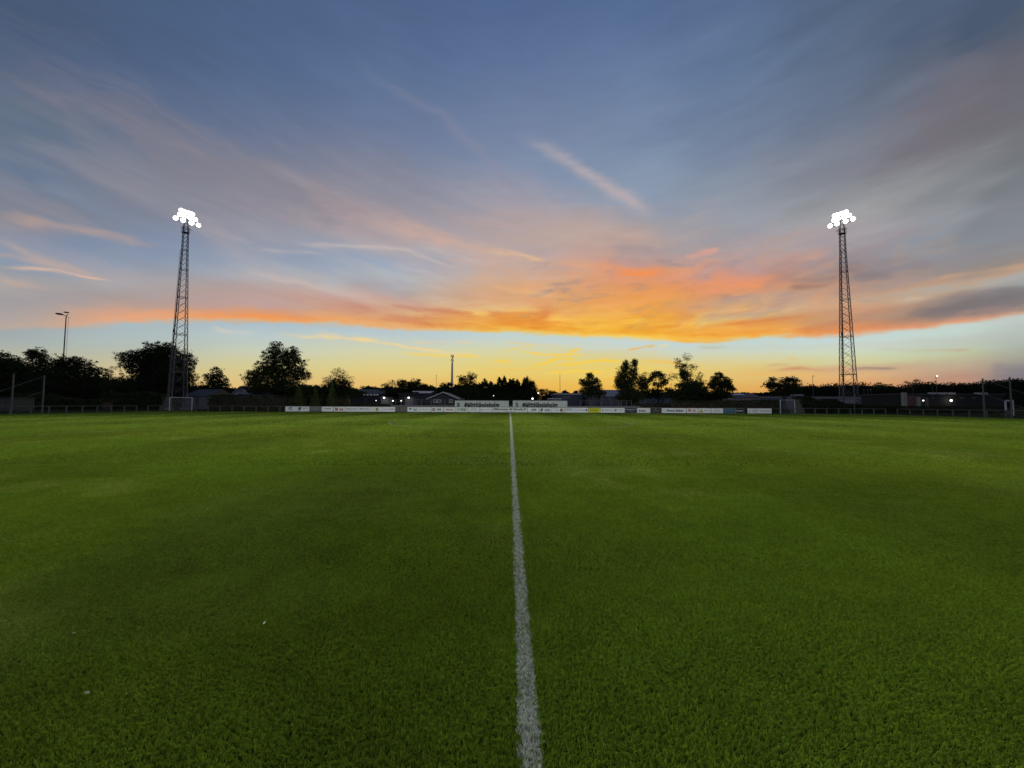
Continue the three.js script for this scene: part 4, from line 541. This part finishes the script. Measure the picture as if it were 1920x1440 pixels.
// ---------------------------------------------------------------- buildings
// a plain block house: wall, roof (gabled across or flat), windows with frames and panes, doors
function block(name, label, d, p0, p1, pyTop, depth, wall, opts = {}) {
  const x0 = X(p0, d), x1 = X(p1, d), w = x1 - x0, h = Y((p0 + p1) / 2, pyTop, d), t = thing(name, label, 'building', [(x0 + x1) / 2, 0, -d], opts.group);
  part('wall', slab(-w / 2, w / 2, -0.1, h, -depth, 0), wall, t);
  if (opts.roof === 'flat') part('roof', [slab(-w / 2 - 0.3, w / 2 + 0.3, h, h + (opts.fascia ?? 0.35), -depth - 0.3, 0.3)], opts.roofMat ?? M.roofSlate, t);
  if (opts.roof === 'gableFront') { const rise = opts.rise, o = 0.45; const r = part('roof', prism([[-w / 2 - o, h - 0.18], [0, h + rise], [w / 2 + o, h - 0.18], [w / 2 + o, h - 0.02], [0, h + rise + 0.18], [-w / 2 - o, h - 0.02]], depth + 0.6).translate(0, 0, -depth - 0.3), opts.roofMat ?? M.roofSlate, t); part('gable', prism([[-w / 2, h], [w / 2, h], [0, h + rise - 0.05]], 0.2).translate(0, 0, -0.22), wall, t); for (const s of [-1, 1]) part('barge_board', bar(V(s * (w / 2 + o), h - 0.1, 0.33), V(0, h + rise + 0.07, 0.33), 0.1, 4), M.trim, t); }
  if (opts.roof === 'gableSide') { const rise = opts.rise, o = 0.4; part('roof', prism([[-depth - o, h - 0.1], [-depth / 2, h + rise], [o, h - 0.1]], w + 0.6).rotateY(-Math.PI / 2).translate(w / 2 + 0.3, 0, 0).rotateY(0), opts.roofMat ?? M.roofSlate, t); }
  for (const [a, b, ya, yb, lit] of opts.windows ?? []) { const wx0 = X(a, d) - t.position.x, wx1 = X(b, d) - t.position.x, wy1 = Y((a + b) / 2, ya, d), wy0 = Math.max(0.2, Y((a + b) / 2, yb, d)), win = part('window', [slab(wx0, wx1, wy1 - 0.09, wy1, 0.002, 0.07), slab(wx0, wx1, wy0, wy0 + 0.09, 0.002, 0.07), slab(wx0, wx0 + 0.09, wy0 + 0.09, wy1 - 0.09, 0.002, 0.07), slab(wx1 - 0.09, wx1, wy0 + 0.09, wy1 - 0.09, 0.002, 0.07), slab((wx0 + wx1) / 2 - 0.03, (wx0 + wx1) / 2 + 0.03, wy0 + 0.09, wy1 - 0.09, 0.002, 0.06)], opts.frame ?? M.trim, t); part('pane', slab(wx0 + 0.09, wx1 - 0.09, wy0 + 0.09, wy1 - 0.09, 0.004, 0.03), lit ? litGlass : M.glass, win); }
  for (const [a, b, ya] of opts.doors ?? []) { const wx0 = X(a, d) - t.position.x, wx1 = X(b, d) - t.position.x, door = part('door', slab(wx0, wx1, 0, Y(a, ya, d), 0.004, 0.06), M.door, t); part('handle', box(0.06, 0.2, 0.06, wx1 - 0.2, 1.05, 0.09), M.steel, door); }
  return t;
}
const litGlass = new THREE.MeshStandardMaterial({ color: rgb(0.5, 0.5, 0.48), emissive: rgb(0.9, 0.95, 1), emissiveIntensity: 0.22, roughness: 0.3 });
block('shed', 'low shed with lilac grey wall and dark slate roof beside the goal', 84, 346, 388, 741.5, 8, mat(0.12, 0.115, 0.14, 0.9), { roof: 'gableSide', rise: 1.5, doors: [[367, 372, 744]] });
block('house', 'pale gabled house half hidden behind the oak-like tree', 128, 434, 466, 741, 10, M.wallPale, { roof: 'gableFront', rise: 2.9, roofMat: M.roofSlate, windows: [[446, 452, 736, 741]] });
block('outbuilding', 'small pale outbuilding under the branches of the oak-like tree', 124, 472, 492, 739, 6, M.wallPale, { roof: 'gableSide', rise: 0.6 });
block('clubhouse', 'long low dark building with a row of small lit windows under its eaves', 112, 660, 714, 738.5, 10, M.wallDark, { roof: 'gableSide', rise: 1.5, roofMat: M.roofSlate, windows: [667, 673.5, 680, 686.5, 693, 699.5, 705].map((x) => [x, x + 4.4, 739, 741.4, true]), doors: [[684, 688, 746]] });
{ // kiosks with wall lamps
  for (const [px, w, dd, lab] of [[721, 14, 84, 'small grey kiosk wall under a lit wall lamp, left of the terrace'], [767, 15, 86, 'small grey kiosk wall under a lit wall lamp, behind the terrace railing']]) {
    const t = block('kiosk', lab, dd, px - w / 2, px + w / 2, 746, 3, M.wallBlue, { roof: 'flat', fascia: 0.15, group: 'kiosks with wall lamps' }); const y = Y(px, 744.8, dd) - 0.1;
    part('wall_lamp', [box(0.3, 0.22, 0.3, 0, y, 0.32)], lampGlow(), t); part('lamp_arm', box(0.06, 0.06, 0.3, 0, y + 0.12, 0.16), M.darkSteel, t);
    const pl = new THREE.PointLight(rgb(1, 0.93, 0.78), 0.7, 0, 2); pl.position.set(t.position.x, y, -dd + 0.62); pl.shadow.radius = 5; pl.castShadow = true; pl.name = 'wall_lamp_light'; scene.add(pl);
  }
}
function lampGlow() { return lampGlow.m ??= new THREE.MeshStandardMaterial({ color: rgb(0.9, 0.88, 0.8), emissive: rgb(1, 0.96, 0.82), emissiveIntensity: 3.2, roughness: 0.4 }); }
{ // long hall; the pink of reflected sky is painted into its roof sheet
  const t = block('hall', 'long dark hall with a strip of roof coloured pink for reflected sky behind the terrace', 98, 748, 818, 739, 10, M.wallDark, { roof: 'flat', fascia: 0.2, doors: [[780, 785, 748]] }), d = 98, y0 = Y(790, 737, d), y1 = Y(790, 733, d);
  part('roof_sheet', new THREE.BufferGeometry().setFromPoints([[785, y0], [807, y0], [812.5, y1], [770, y1], [772, (y0 + y1) / 2 + 0.02], [785, (y0 + y1) / 2]].map(([p, y]) => V(X(p, d) - t.position.x, y, (y - y0) * -2.5 + 0.1))).setIndex([0, 1, 5, 1, 2, 5, 2, 3, 5, 3, 4, 5]), Object.assign(M.roofSkyPink.clone(), { side: THREE.DoubleSide }), t).geometry.computeVertexNormals();
}
block('house', 'dark gabled house with pale roof edges and white window frames beside the banner', 80, 804, 858, 747.5, 9, M.wallDark, { roof: 'gableFront', rise: 1.25, frame: M.white, windows: [[813, 819.5, 749, 755], [820, 826.5, 749, 755], [842, 848.5, 749, 755]], doors: [[832, 836, 749]] });
block('warehouse', 'grey flat-roofed building with pale roof edge right of the long wood', 132, 1042, 1092, 740, 14, M.wallBlue, { roof: 'flat', fascia: 0.45, roofMat: M.roofPale, windows: [[1055, 1059, 743, 746.5], [1060, 1064, 743, 746.5], [1065, 1069, 743, 746.5]] });
block('annex', 'small pale-roofed annex behind the end of the second banner', 104, 1032, 1051, 748.5, 6, M.wallBlue, { roof: 'flat', fascia: 0.25, roofMat: M.roofPale });
block('factory', 'grey sheet-metal building between the round tree and the birch', 120, 1112, 1204, 743, 16, M.wallBlue, { roof: 'gableSide', rise: 2.3, roofMat: mat(0.2, 0.2, 0.22, 0.6), windows: [[1128, 1133, 746, 749], [1140, 1145, 746, 749]], doors: [[1120, 1125, 745]] });
block('house', 'pale long house wall with dark windows under the see-through tree', 96, 1210, 1250, 743, 9, mat(0.27, 0.27, 0.31, 0.9), { roof: 'gableSide', rise: 0.9, windows: [[1221, 1228, 750, 754], [1231, 1237, 750, 754]] });
{ const t = block('house', 'pale house with a white corner pillar under the airy tree', 94, 1251, 1292, 744.5, 9, mat(0.25, 0.25, 0.29, 0.9), { roof: 'flat', fascia: 0.3, windows: [[1256, 1263, 750, 754], [1270, 1276, 750, 754]] }); part('corner_pillar', box(0.28, 2.9, 0.28, X(1251.5, 94) - t.position.x, 1.45, 0.3), M.wallPale, t); }
{ const t = block('house', 'low house whose roof carries a sheet of solar panels', 126, 1376, 1426, 744, 10, mat(0.24, 0.19, 0.19, 0.9), { roof: 'gableSide', rise: 1.35, roofMat: M.roofSlate, windows: [[1384, 1394, 745.5, 749]] }); for (let k = 0; k < 4; k++) part('solar_panel', box(1.12, 1.9, 0.05).rotateX(-1.28).translate(-4 + k * 1.2, Y(1400, 739.3, 126), -2.25), mat(0.22, 0.23, 0.28, 0.25), t); }
{ const t = block('factory', 'very long low building with a pale band under its roof behind the right goal', 140, 1424, 1690, 744, 20, M.wallBlue, { roof: 'flat', fascia: 0.25, windows: [[1584, 1590, 749, 752], [1600, 1606, 749, 752]] }); const w = X(1690, 140) - X(1424, 140); part('pale_band', slab(-w / 2, w / 2, Y(1560, 747, 140), Y(1560, 744.2, 140), 0.003, 0.14), M.wallPale, t); part('wall_cladding', slab(X(1525, 140) - t.position.x, X(1604, 140) - t.position.x, 0, Y(1560, 748.6, 140), 0.003, 0.1), M.wallPale, t); part('roof_vent', box(3.6, 0.7, 2, X(1510, 140) - t.position.x, Y(1510, 740.5, 140), -4), M.wallPale, t); }
{ // the building with pale pillars
  const d = 100, t = block('entrance_building', 'dark building with two pale pillars and lit lamps behind the right railing', d, 1694, 1882, 740, 12, mat(0.016, 0.016, 0.018, 0.9), { roof: 'flat', fascia: 0.25, roofMat: M.roofSlate, frame: mat(0.07, 0.07, 0.07, 0.8), windows: [[1746, 1752, 744, 748], [1762, 1768, 744, 748], [1800, 1808, 744, 748], [1822, 1830, 744, 748]], doors: [[1735, 1741, 746]] });
  for (const [a, b] of [[1744, 1752], [1758, 1772], [1776, 1790], [1832, 1850]]) part('roof_strip', slab(X(a, d) - t.position.x, X(b, d) - t.position.x, Y(1770, 739.5, d), Y(1770, 736, d) , -0.5, 0.36), M.roofMetal, t);
  part('pillar', slab(X(1687, d) - t.position.x, X(1693.4, d) - t.position.x, -0.1, Y(1690, 736, d), 0.4, 1.1), mat(0.3, 0.28, 0.24, 0.9), t);
  part('pillar', slab(X(1714, d) - t.position.x, X(1718.5, d) - t.position.x, -0.1, Y(1716, 744, d), 0.4, 1.0), mat(0.3, 0.28, 0.24, 0.9), t);
  part('brick_wall', slab(X(1694.2, d) - t.position.x, X(1713.4, d) - t.position.x, -0.1, Y(1704, 741, d), 0.02, 0.4), M.brick, t);
  for (const [p, y, s, c] of [[1780, 751, 0.5, 3], [1728, 751, 0.3, 0.8]]) { part('wall_lamp', new THREE.SphereGeometry(s * 0.5, 14, 10).translate(X(p, d) - t.position.x, Y(p, y, d), 0.45), lampGlow(), t); part('lamp_arm', box(0.06, 0.06, 0.5, X(p, d) - t.position.x, Y(p, y, d) + s * 0.4, 0.24), M.darkSteel, t); const pl = new THREE.PointLight(rgb(1, 0.9, 0.7), c, 0, 2); pl.position.set(X(p, d), Y(p, y, d), -d + 0.95); pl.shadow.radius = 10; pl.castShadow = true; pl.name = 'wall_lamp_light'; scene.add(pl); }
}
block('hut', 'tiny pale hut at the foot of the domed tree behind the left railing', 86, 108, 117, 746, 2, M.wallPale, { roof: 'flat', fascia: 0.1 });
block('storage_container', 'grey green storage container at the picture edge behind the left railing', 62, -30, 21, 745, 3, mat(0.06, 0.066, 0.055, 0.8), { roof: 'flat', fascia: 0.06, roofMat: M.darkSteel, doors: [[4, 10, 748]] });

// ---------------------------------------------------------------- lamps and masts
function globeLamp(px, py, d, label, r, cd) { const y = Y(px, py, d), t = thing('globe_lamp', label, 'lamp', [X(px, d), 0, -d], 'small lit globe lamps'); part('pole', bar(V(0, -0.05, 0), V(0, y - r, 0), 0.04, 6), M.darkSteel, t); part('globe', new THREE.SphereGeometry(r, 14, 10).translate(0, y, 0), lampGlow(), t); if (cd) { const l = new THREE.PointLight(rgb(1, 0.94, 0.82), cd, 0, 2); l.position.set(X(px, d), y, -d); l.castShadow = true; l.shadow.radius = 6; l.name = 'globe_lamp_light'; scene.add(l); } }
globeLamp(736.5, 751.5, 82, 'lit globe lamp by the left end post of the terrace railing', 0.13, 2);
globeLamp(752, 751.5, 82, 'lit globe lamp at the third post of the terrace railing', 0.14, 2);
globeLamp(705, 751, 88, 'faint globe lamp in the dark left of the kiosk', 0.08, 0.5);
globeLamp(998.5, 747.5, 84, 'brightest lit globe lamp, above the second banner', 0.19, 4);
globeLamp(1009, 737, 100, 'lit globe lamp among the trees at the end of the long wood', 0.13, 1);
globeLamp(925.5, 742, 110, 'very faint globe lamp in front of the long wood', 0.09, 0.4);
{ // double-headed light mast
  const d = 118, t = thing('light_mast', 'slim light mast with two unlit lamp heads above the domed tree', 'light mast', [X(113.5, d), 0, -d]), h = Y(119, 592, d);
  part('pole', bar(V(0, -0.2, 0), V(0, h, 0), 0.19, 8, 0.12), M.steel, t); part('conduit', bar(V(0.75, 0, 0), V(0.75, h - 0.3, 0), 0.035, 5), M.steel, t); part('spacer', [bar(V(0, h * 0.36, 0), V(0.85, h * 0.36, 0), 0.06, 4), bar(V(0, h - 0.4, 0), V(0.78, h - 0.4, 0), 0.05, 4)], M.steel, t);
  part('arm', [bar(V(0, h, 0), V(-1.2, h + 0.25, 0.2), 0.08, 5), bar(V(0, h, 0), V(0.6, h + 0.5, 0), 0.09, 5)], M.steel, t);
  const head = () => new THREE.SphereGeometry(0.5, 12, 8).scale(2.5, 0.62, 0.9); for (const [x, y, s, z] of [[-1.9, h + 0.5, 1, -0.12], [0.2, h + 1.0, 0.72, -0.1]]) { const m = part('lamp_head', head(), M.darkSteel, t); m.position.set(x, y, 0.2); m.scale.setScalar(s); m.rotation.z = z; }
}
{ // telecom mast
  const d = 290, t = thing('telecom_mast', 'white telecom mast with antenna panels on top', 'mast', [X(847, d), 0, -d]), h = Y(847, 679, d);
  part('tube', bar(V(0, 0, 0), V(0, h, 0), 1.15, 12, 0.62), mat(0.75, 0.75, 0.72, 0.6), t);
  part('head', [bar(V(0, h, 0), V(0, h + 5.6, 0), 0.25, 8)], mat(0.6, 0.6, 0.58, 0.6), t);
  for (const [x, y, z, hh] of [[-0.85, h + 4.6, 0.3, 2.1], [0.85, h + 4.4, 0.3, 2.3], [-0.7, h + 1.6, 0.4, 1.8], [0.75, h + 1.2, 0.4, 2], [0, h + 3.4, -0.9, 2]]) part('antenna_panel', box(0.5, hh, 0.35, x, y, z), mat(0.16, 0.13, 0.12, 0.7), t);
}
function pole(name, label, cat, px, py, d, r, more) { const h = Y(px, py, d), t = thing(name, label, cat, [X(px, d), 0, -d]); part('shaft', bar(V(0, -0.2, 0), V(0, h, 0), r, 6, r * 0.7), M.steel, t); more?.(t, h); return t; }
pole('flagpole', 'bare thin flagpole beside the dark gabled house', 'flagpole', 817.5, 704, 88, 0.05, (t, h) => part('finial', new THREE.SphereGeometry(0.1, 10, 8).translate(0, h + 0.06, 0), M.white, t));
pole('radio_mast', 'very thin radio mast standing over the grey flat-roofed building', 'mast', 1050, 704, 150, 0.11, (t, h) => part('tip', bar(V(0, h, 0), V(0, h + 1.2, 0), 0.03, 4), M.darkSteel, t));
pole('street_lamp', 'thin unlit street lamp in the gap left of the right lattice tower', 'street lamp', 1525.5, 705, 205, 0.13, (t, h) => part('lamp_head', box(1.1, 0.25, 0.4, 0.5, h, 0), M.galv, t));
pole('street_lamp', 'tall street lamp with a lit head over the wooded rise', 'street lamp', 1757.5, 704.5, 225, 0.14, (t, h) => { part('arm', bar(V(0, h, 0), V(0.6, h + 0.1, 0), 0.06, 4), M.steel, t); part('lamp_bulb', new THREE.SphereGeometry(0.34, 12, 8).translate(0.7, h - 0.1, 0), lampGlow(), t); });
pole('radio_mast', 'short thin aerial left of the lit street lamp', 'mast', 1749.5, 719, 225, 0.09, (t, h) => part('tip', bar(V(0, h, 0), V(0, h + 0.8, 0), 0.03, 4), M.darkSteel, t));
pole('signal_post', 'pale slim post standing at the foot of the right lattice tower', 'post', 1602, 737, 66, 0.055, (t, h) => part('cap', box(0.16, 0.06, 0.16, 0, h + 0.02, 0), M.galv, t));
for (const [px, lab] of [[1621, 'leftmost of three slim white posts behind the long flat building'], [1628, 'middle of three slim white posts behind the long flat building'], [1634, 'rightmost of three slim white posts behind the long flat building']]) pole('flagpole', lab, 'flagpole', px, 731, 165, 0.09, (t, h) => part('finial', new THREE.SphereGeometry(0.14, 8, 6).translate(0, h + 0.08, 0), M.white, t)).userData.group = 'slim white posts';
// ---------------------------------------------------------------- mown grass near the camera: tufts of blades, painted white on the line
{
  const rnd = rng(4242), blades = [];
  const pos = [], nor = [];
  for (let k = 0; k < 8; k++) {
    const a = rnd() * 6.283, r = Math.sqrt(rnd()) * 0.02, bx = Math.cos(a) * r, bz = Math.sin(a) * r, h = 0.016 + rnd() * 0.014, w = 0.0016 + rnd() * 0.0012, la = rnd() * 6.283, le = (0.25 + rnd() * 0.85) * h, dx = Math.cos(la), dz = Math.sin(la), sx = -dz * w, sz = dx * w;
    const P0 = [bx - sx, 0, bz - sz], P1 = [bx + sx, 0, bz + sz], Q0 = [bx + dx * le * 0.35 - sx * 0.8, h * 0.62, bz + dz * le * 0.35 - sz * 0.8], Q1 = [bx + dx * le * 0.35 + sx * 0.8, h * 0.62, bz + dz * le * 0.35 + sz * 0.8], T = [bx + dx * le, h, bz + dz * le];
    for (const tri of [[P0, P1, Q1], [P0, Q1, Q0], [Q0, Q1, T]]) for (const p of tri) pos.push(...p);
  }
  const g = new THREE.BufferGeometry(); g.setAttribute('position', new THREE.Float32BufferAttribute(pos, 3)); g.computeVertexNormals();
  const m = matte({ color: 0xffffff, roughness: 1, specularIntensity: 0.1, transmission: 0.45, thickness: 0, side: THREE.DoubleSide });
  // rings of distance: far tufts are larger and stand wider apart
  const rings = [[0.9, 3.4, 9500, 0.64], [3.4, 6, 4600, 0.88], [6, 9, 2400, 1.1], [9, 16, 600, 1.7], [16, 25, 200, 2.6], [25, 38, 70, 4.2], [38, 60.3, 30, 6]];
  const half = (z) => Math.min(1.36 * z + 1.2, 57.4);
  const seeds = [], painted = [], mtx = new THREE.Matrix4(), q = new THREE.Quaternion(), e = new THREE.Euler(), col = new THREE.Color(), c = [0, 0, 0]; let k = 0;
  rings.forEach(([a, b, n, s]) => { const st = 1 / Math.sqrt(n); for (let z0 = a; z0 < b; z0 += st) for (let x0 = -half(z0 + st); x0 < half(z0 + st); x0 += st) {     // a jittered lattice: even cover without rows
    const z = z0 + (rnd() * 1.7 - 0.35) * st, x = x0 + (rnd() * 1.7 - 0.35) * st + (z > 42 ? 1 : 0);
    const lane = Math.sin((x - LINE) * Math.PI / 4.2) > 0 ? 1 : -1, clump = fbm(x * 2.4 + 4, z * 2.4, 3), hgt = 0.75 + clump * 0.6;
    e.set(lane * 0.12 + (rnd() - 0.5) * 0.35, rnd() * 6.283, (rnd() - 0.5) * 0.35); q.setFromEuler(e);
    mtx.compose(V(x, 0.004, -z), q, V(s, (0.3 + 0.42 * Math.min(s, 2)) * hgt * (0.8 + rnd() * 0.4), s)); 
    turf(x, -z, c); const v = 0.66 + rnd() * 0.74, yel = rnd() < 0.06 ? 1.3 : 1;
    const edge = Math.abs(x - LINE) - 0.043 - (rnd() - 0.5) * 0.012 - (vnoise(z * 9, 3) - 0.5) * 0.012;
    const list = edge < 0 && rnd() < 0.82 ? painted : seeds;
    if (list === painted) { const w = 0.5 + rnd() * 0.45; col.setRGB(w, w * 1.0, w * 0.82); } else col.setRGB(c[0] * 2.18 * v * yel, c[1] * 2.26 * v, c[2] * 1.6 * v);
    list.push([mtx.clone(), col.clone()]);
  } });
  // the far line and the circle: painted blades between the green ones
  const paintAt = (x, z, w, sc) => { e.set((rnd() - 0.5) * 0.3, rnd() * 6.283, 0); q.setFromEuler(e); mtx.compose(V(x, 0.006, z), q, V(sc, 1.25 + rnd() * 0.3, sc)); painted.push([mtx.clone(), col.clone().setRGB(w, w * 1.03, w * 0.9)]); };
  for (let n = 0; n < 9000; n++) { const z = -9 - 49 * Math.pow(rnd(), 0.9); paintAt(LINE + (rnd() - 0.5) * 0.09, z, 0.4 + rnd() * 0.4, 1 + -z / 40); }
  for (let n = 0; n < 3600; n++) { const t = rnd() * 6.283, r = 9.15 + (rnd() - 0.5) * 0.09; paintAt(LINE + Math.sin(t) * r, -30.4 + Math.cos(t) * r, 0.16 + rnd() * 0.22, 1.5); }
  for (const [list, mm, name, label] of [[seeds, m, 'mown_grass', 'short mown green grass of the pitch in the foreground'], [painted, matte({ color: 0xffffff, side: THREE.DoubleSide }), 'painted_grass', 'grass blades painted white along the halfway line in the foreground']]) {
    const im = new THREE.InstancedMesh(g, mm, list.length); list.forEach(([mx, cc], i) => { im.setMatrixAt(i, mx); im.setColorAt(i, cc); });
    im.name = name; im.castShadow = im.receiveShadow = true; tag(im, label, 'grass', null, 'stuff'); scene.add(im);
  }
  // a few pale fallen leaves
  const leafG = new THREE.Shape(); leafG.moveTo(-0.5, 0); leafG.quadraticCurveTo(-0.1, 0.36, 0.5, 0); leafG.quadraticCurveTo(-0.1, -0.3, -0.5, 0);
  const LG = new THREE.ExtrudeGeometry(leafG, { depth: 0.02, bevelEnabled: false, curveSegments: 5 }).rotateX(-Math.PI / 2), LM = mat(0.5, 0.5, 0.36, 0.7), LM2 = mat(0.24, 0.24, 0.12, 0.8);
  const ground = (px, py) => { const r = V((px - 960) / 721, (720 - py) / 721, -1).transformDirection(_m); return camera.position.clone().addScaledVector(r, -camera.position.y / r.y); };
  for (const [px, py, s, mm, lab] of [[495, 1175, 0.035, LM, 'brightest pale fallen leaf on the grass, left of the halfway line'], [138, 1194, 0.03, LM2, 'dull fallen leaf on the grass near the left edge'], [163, 1308, 0.045, LM2, 'curled dull fallen leaf, nearest the bottom left corner'], [757, 1088, 0.025, LM2, 'tiny pale fallen leaf closest to the left side of the halfway line'], [1411, 979, 0.035, LM2, 'tiny yellowish fallen leaf on the grass right of the halfway line']]) {
    const p = ground(px, py), l = part('fallen_leaf', LG, mm); l.position.set(p.x, 0.024, p.z); l.scale.setScalar(s); l.rotation.set(0.15, px, 0.1); tag(l, lab, 'leaf', 'fallen leaves on the grass');
  }
}
renderer.render(scene, camera);
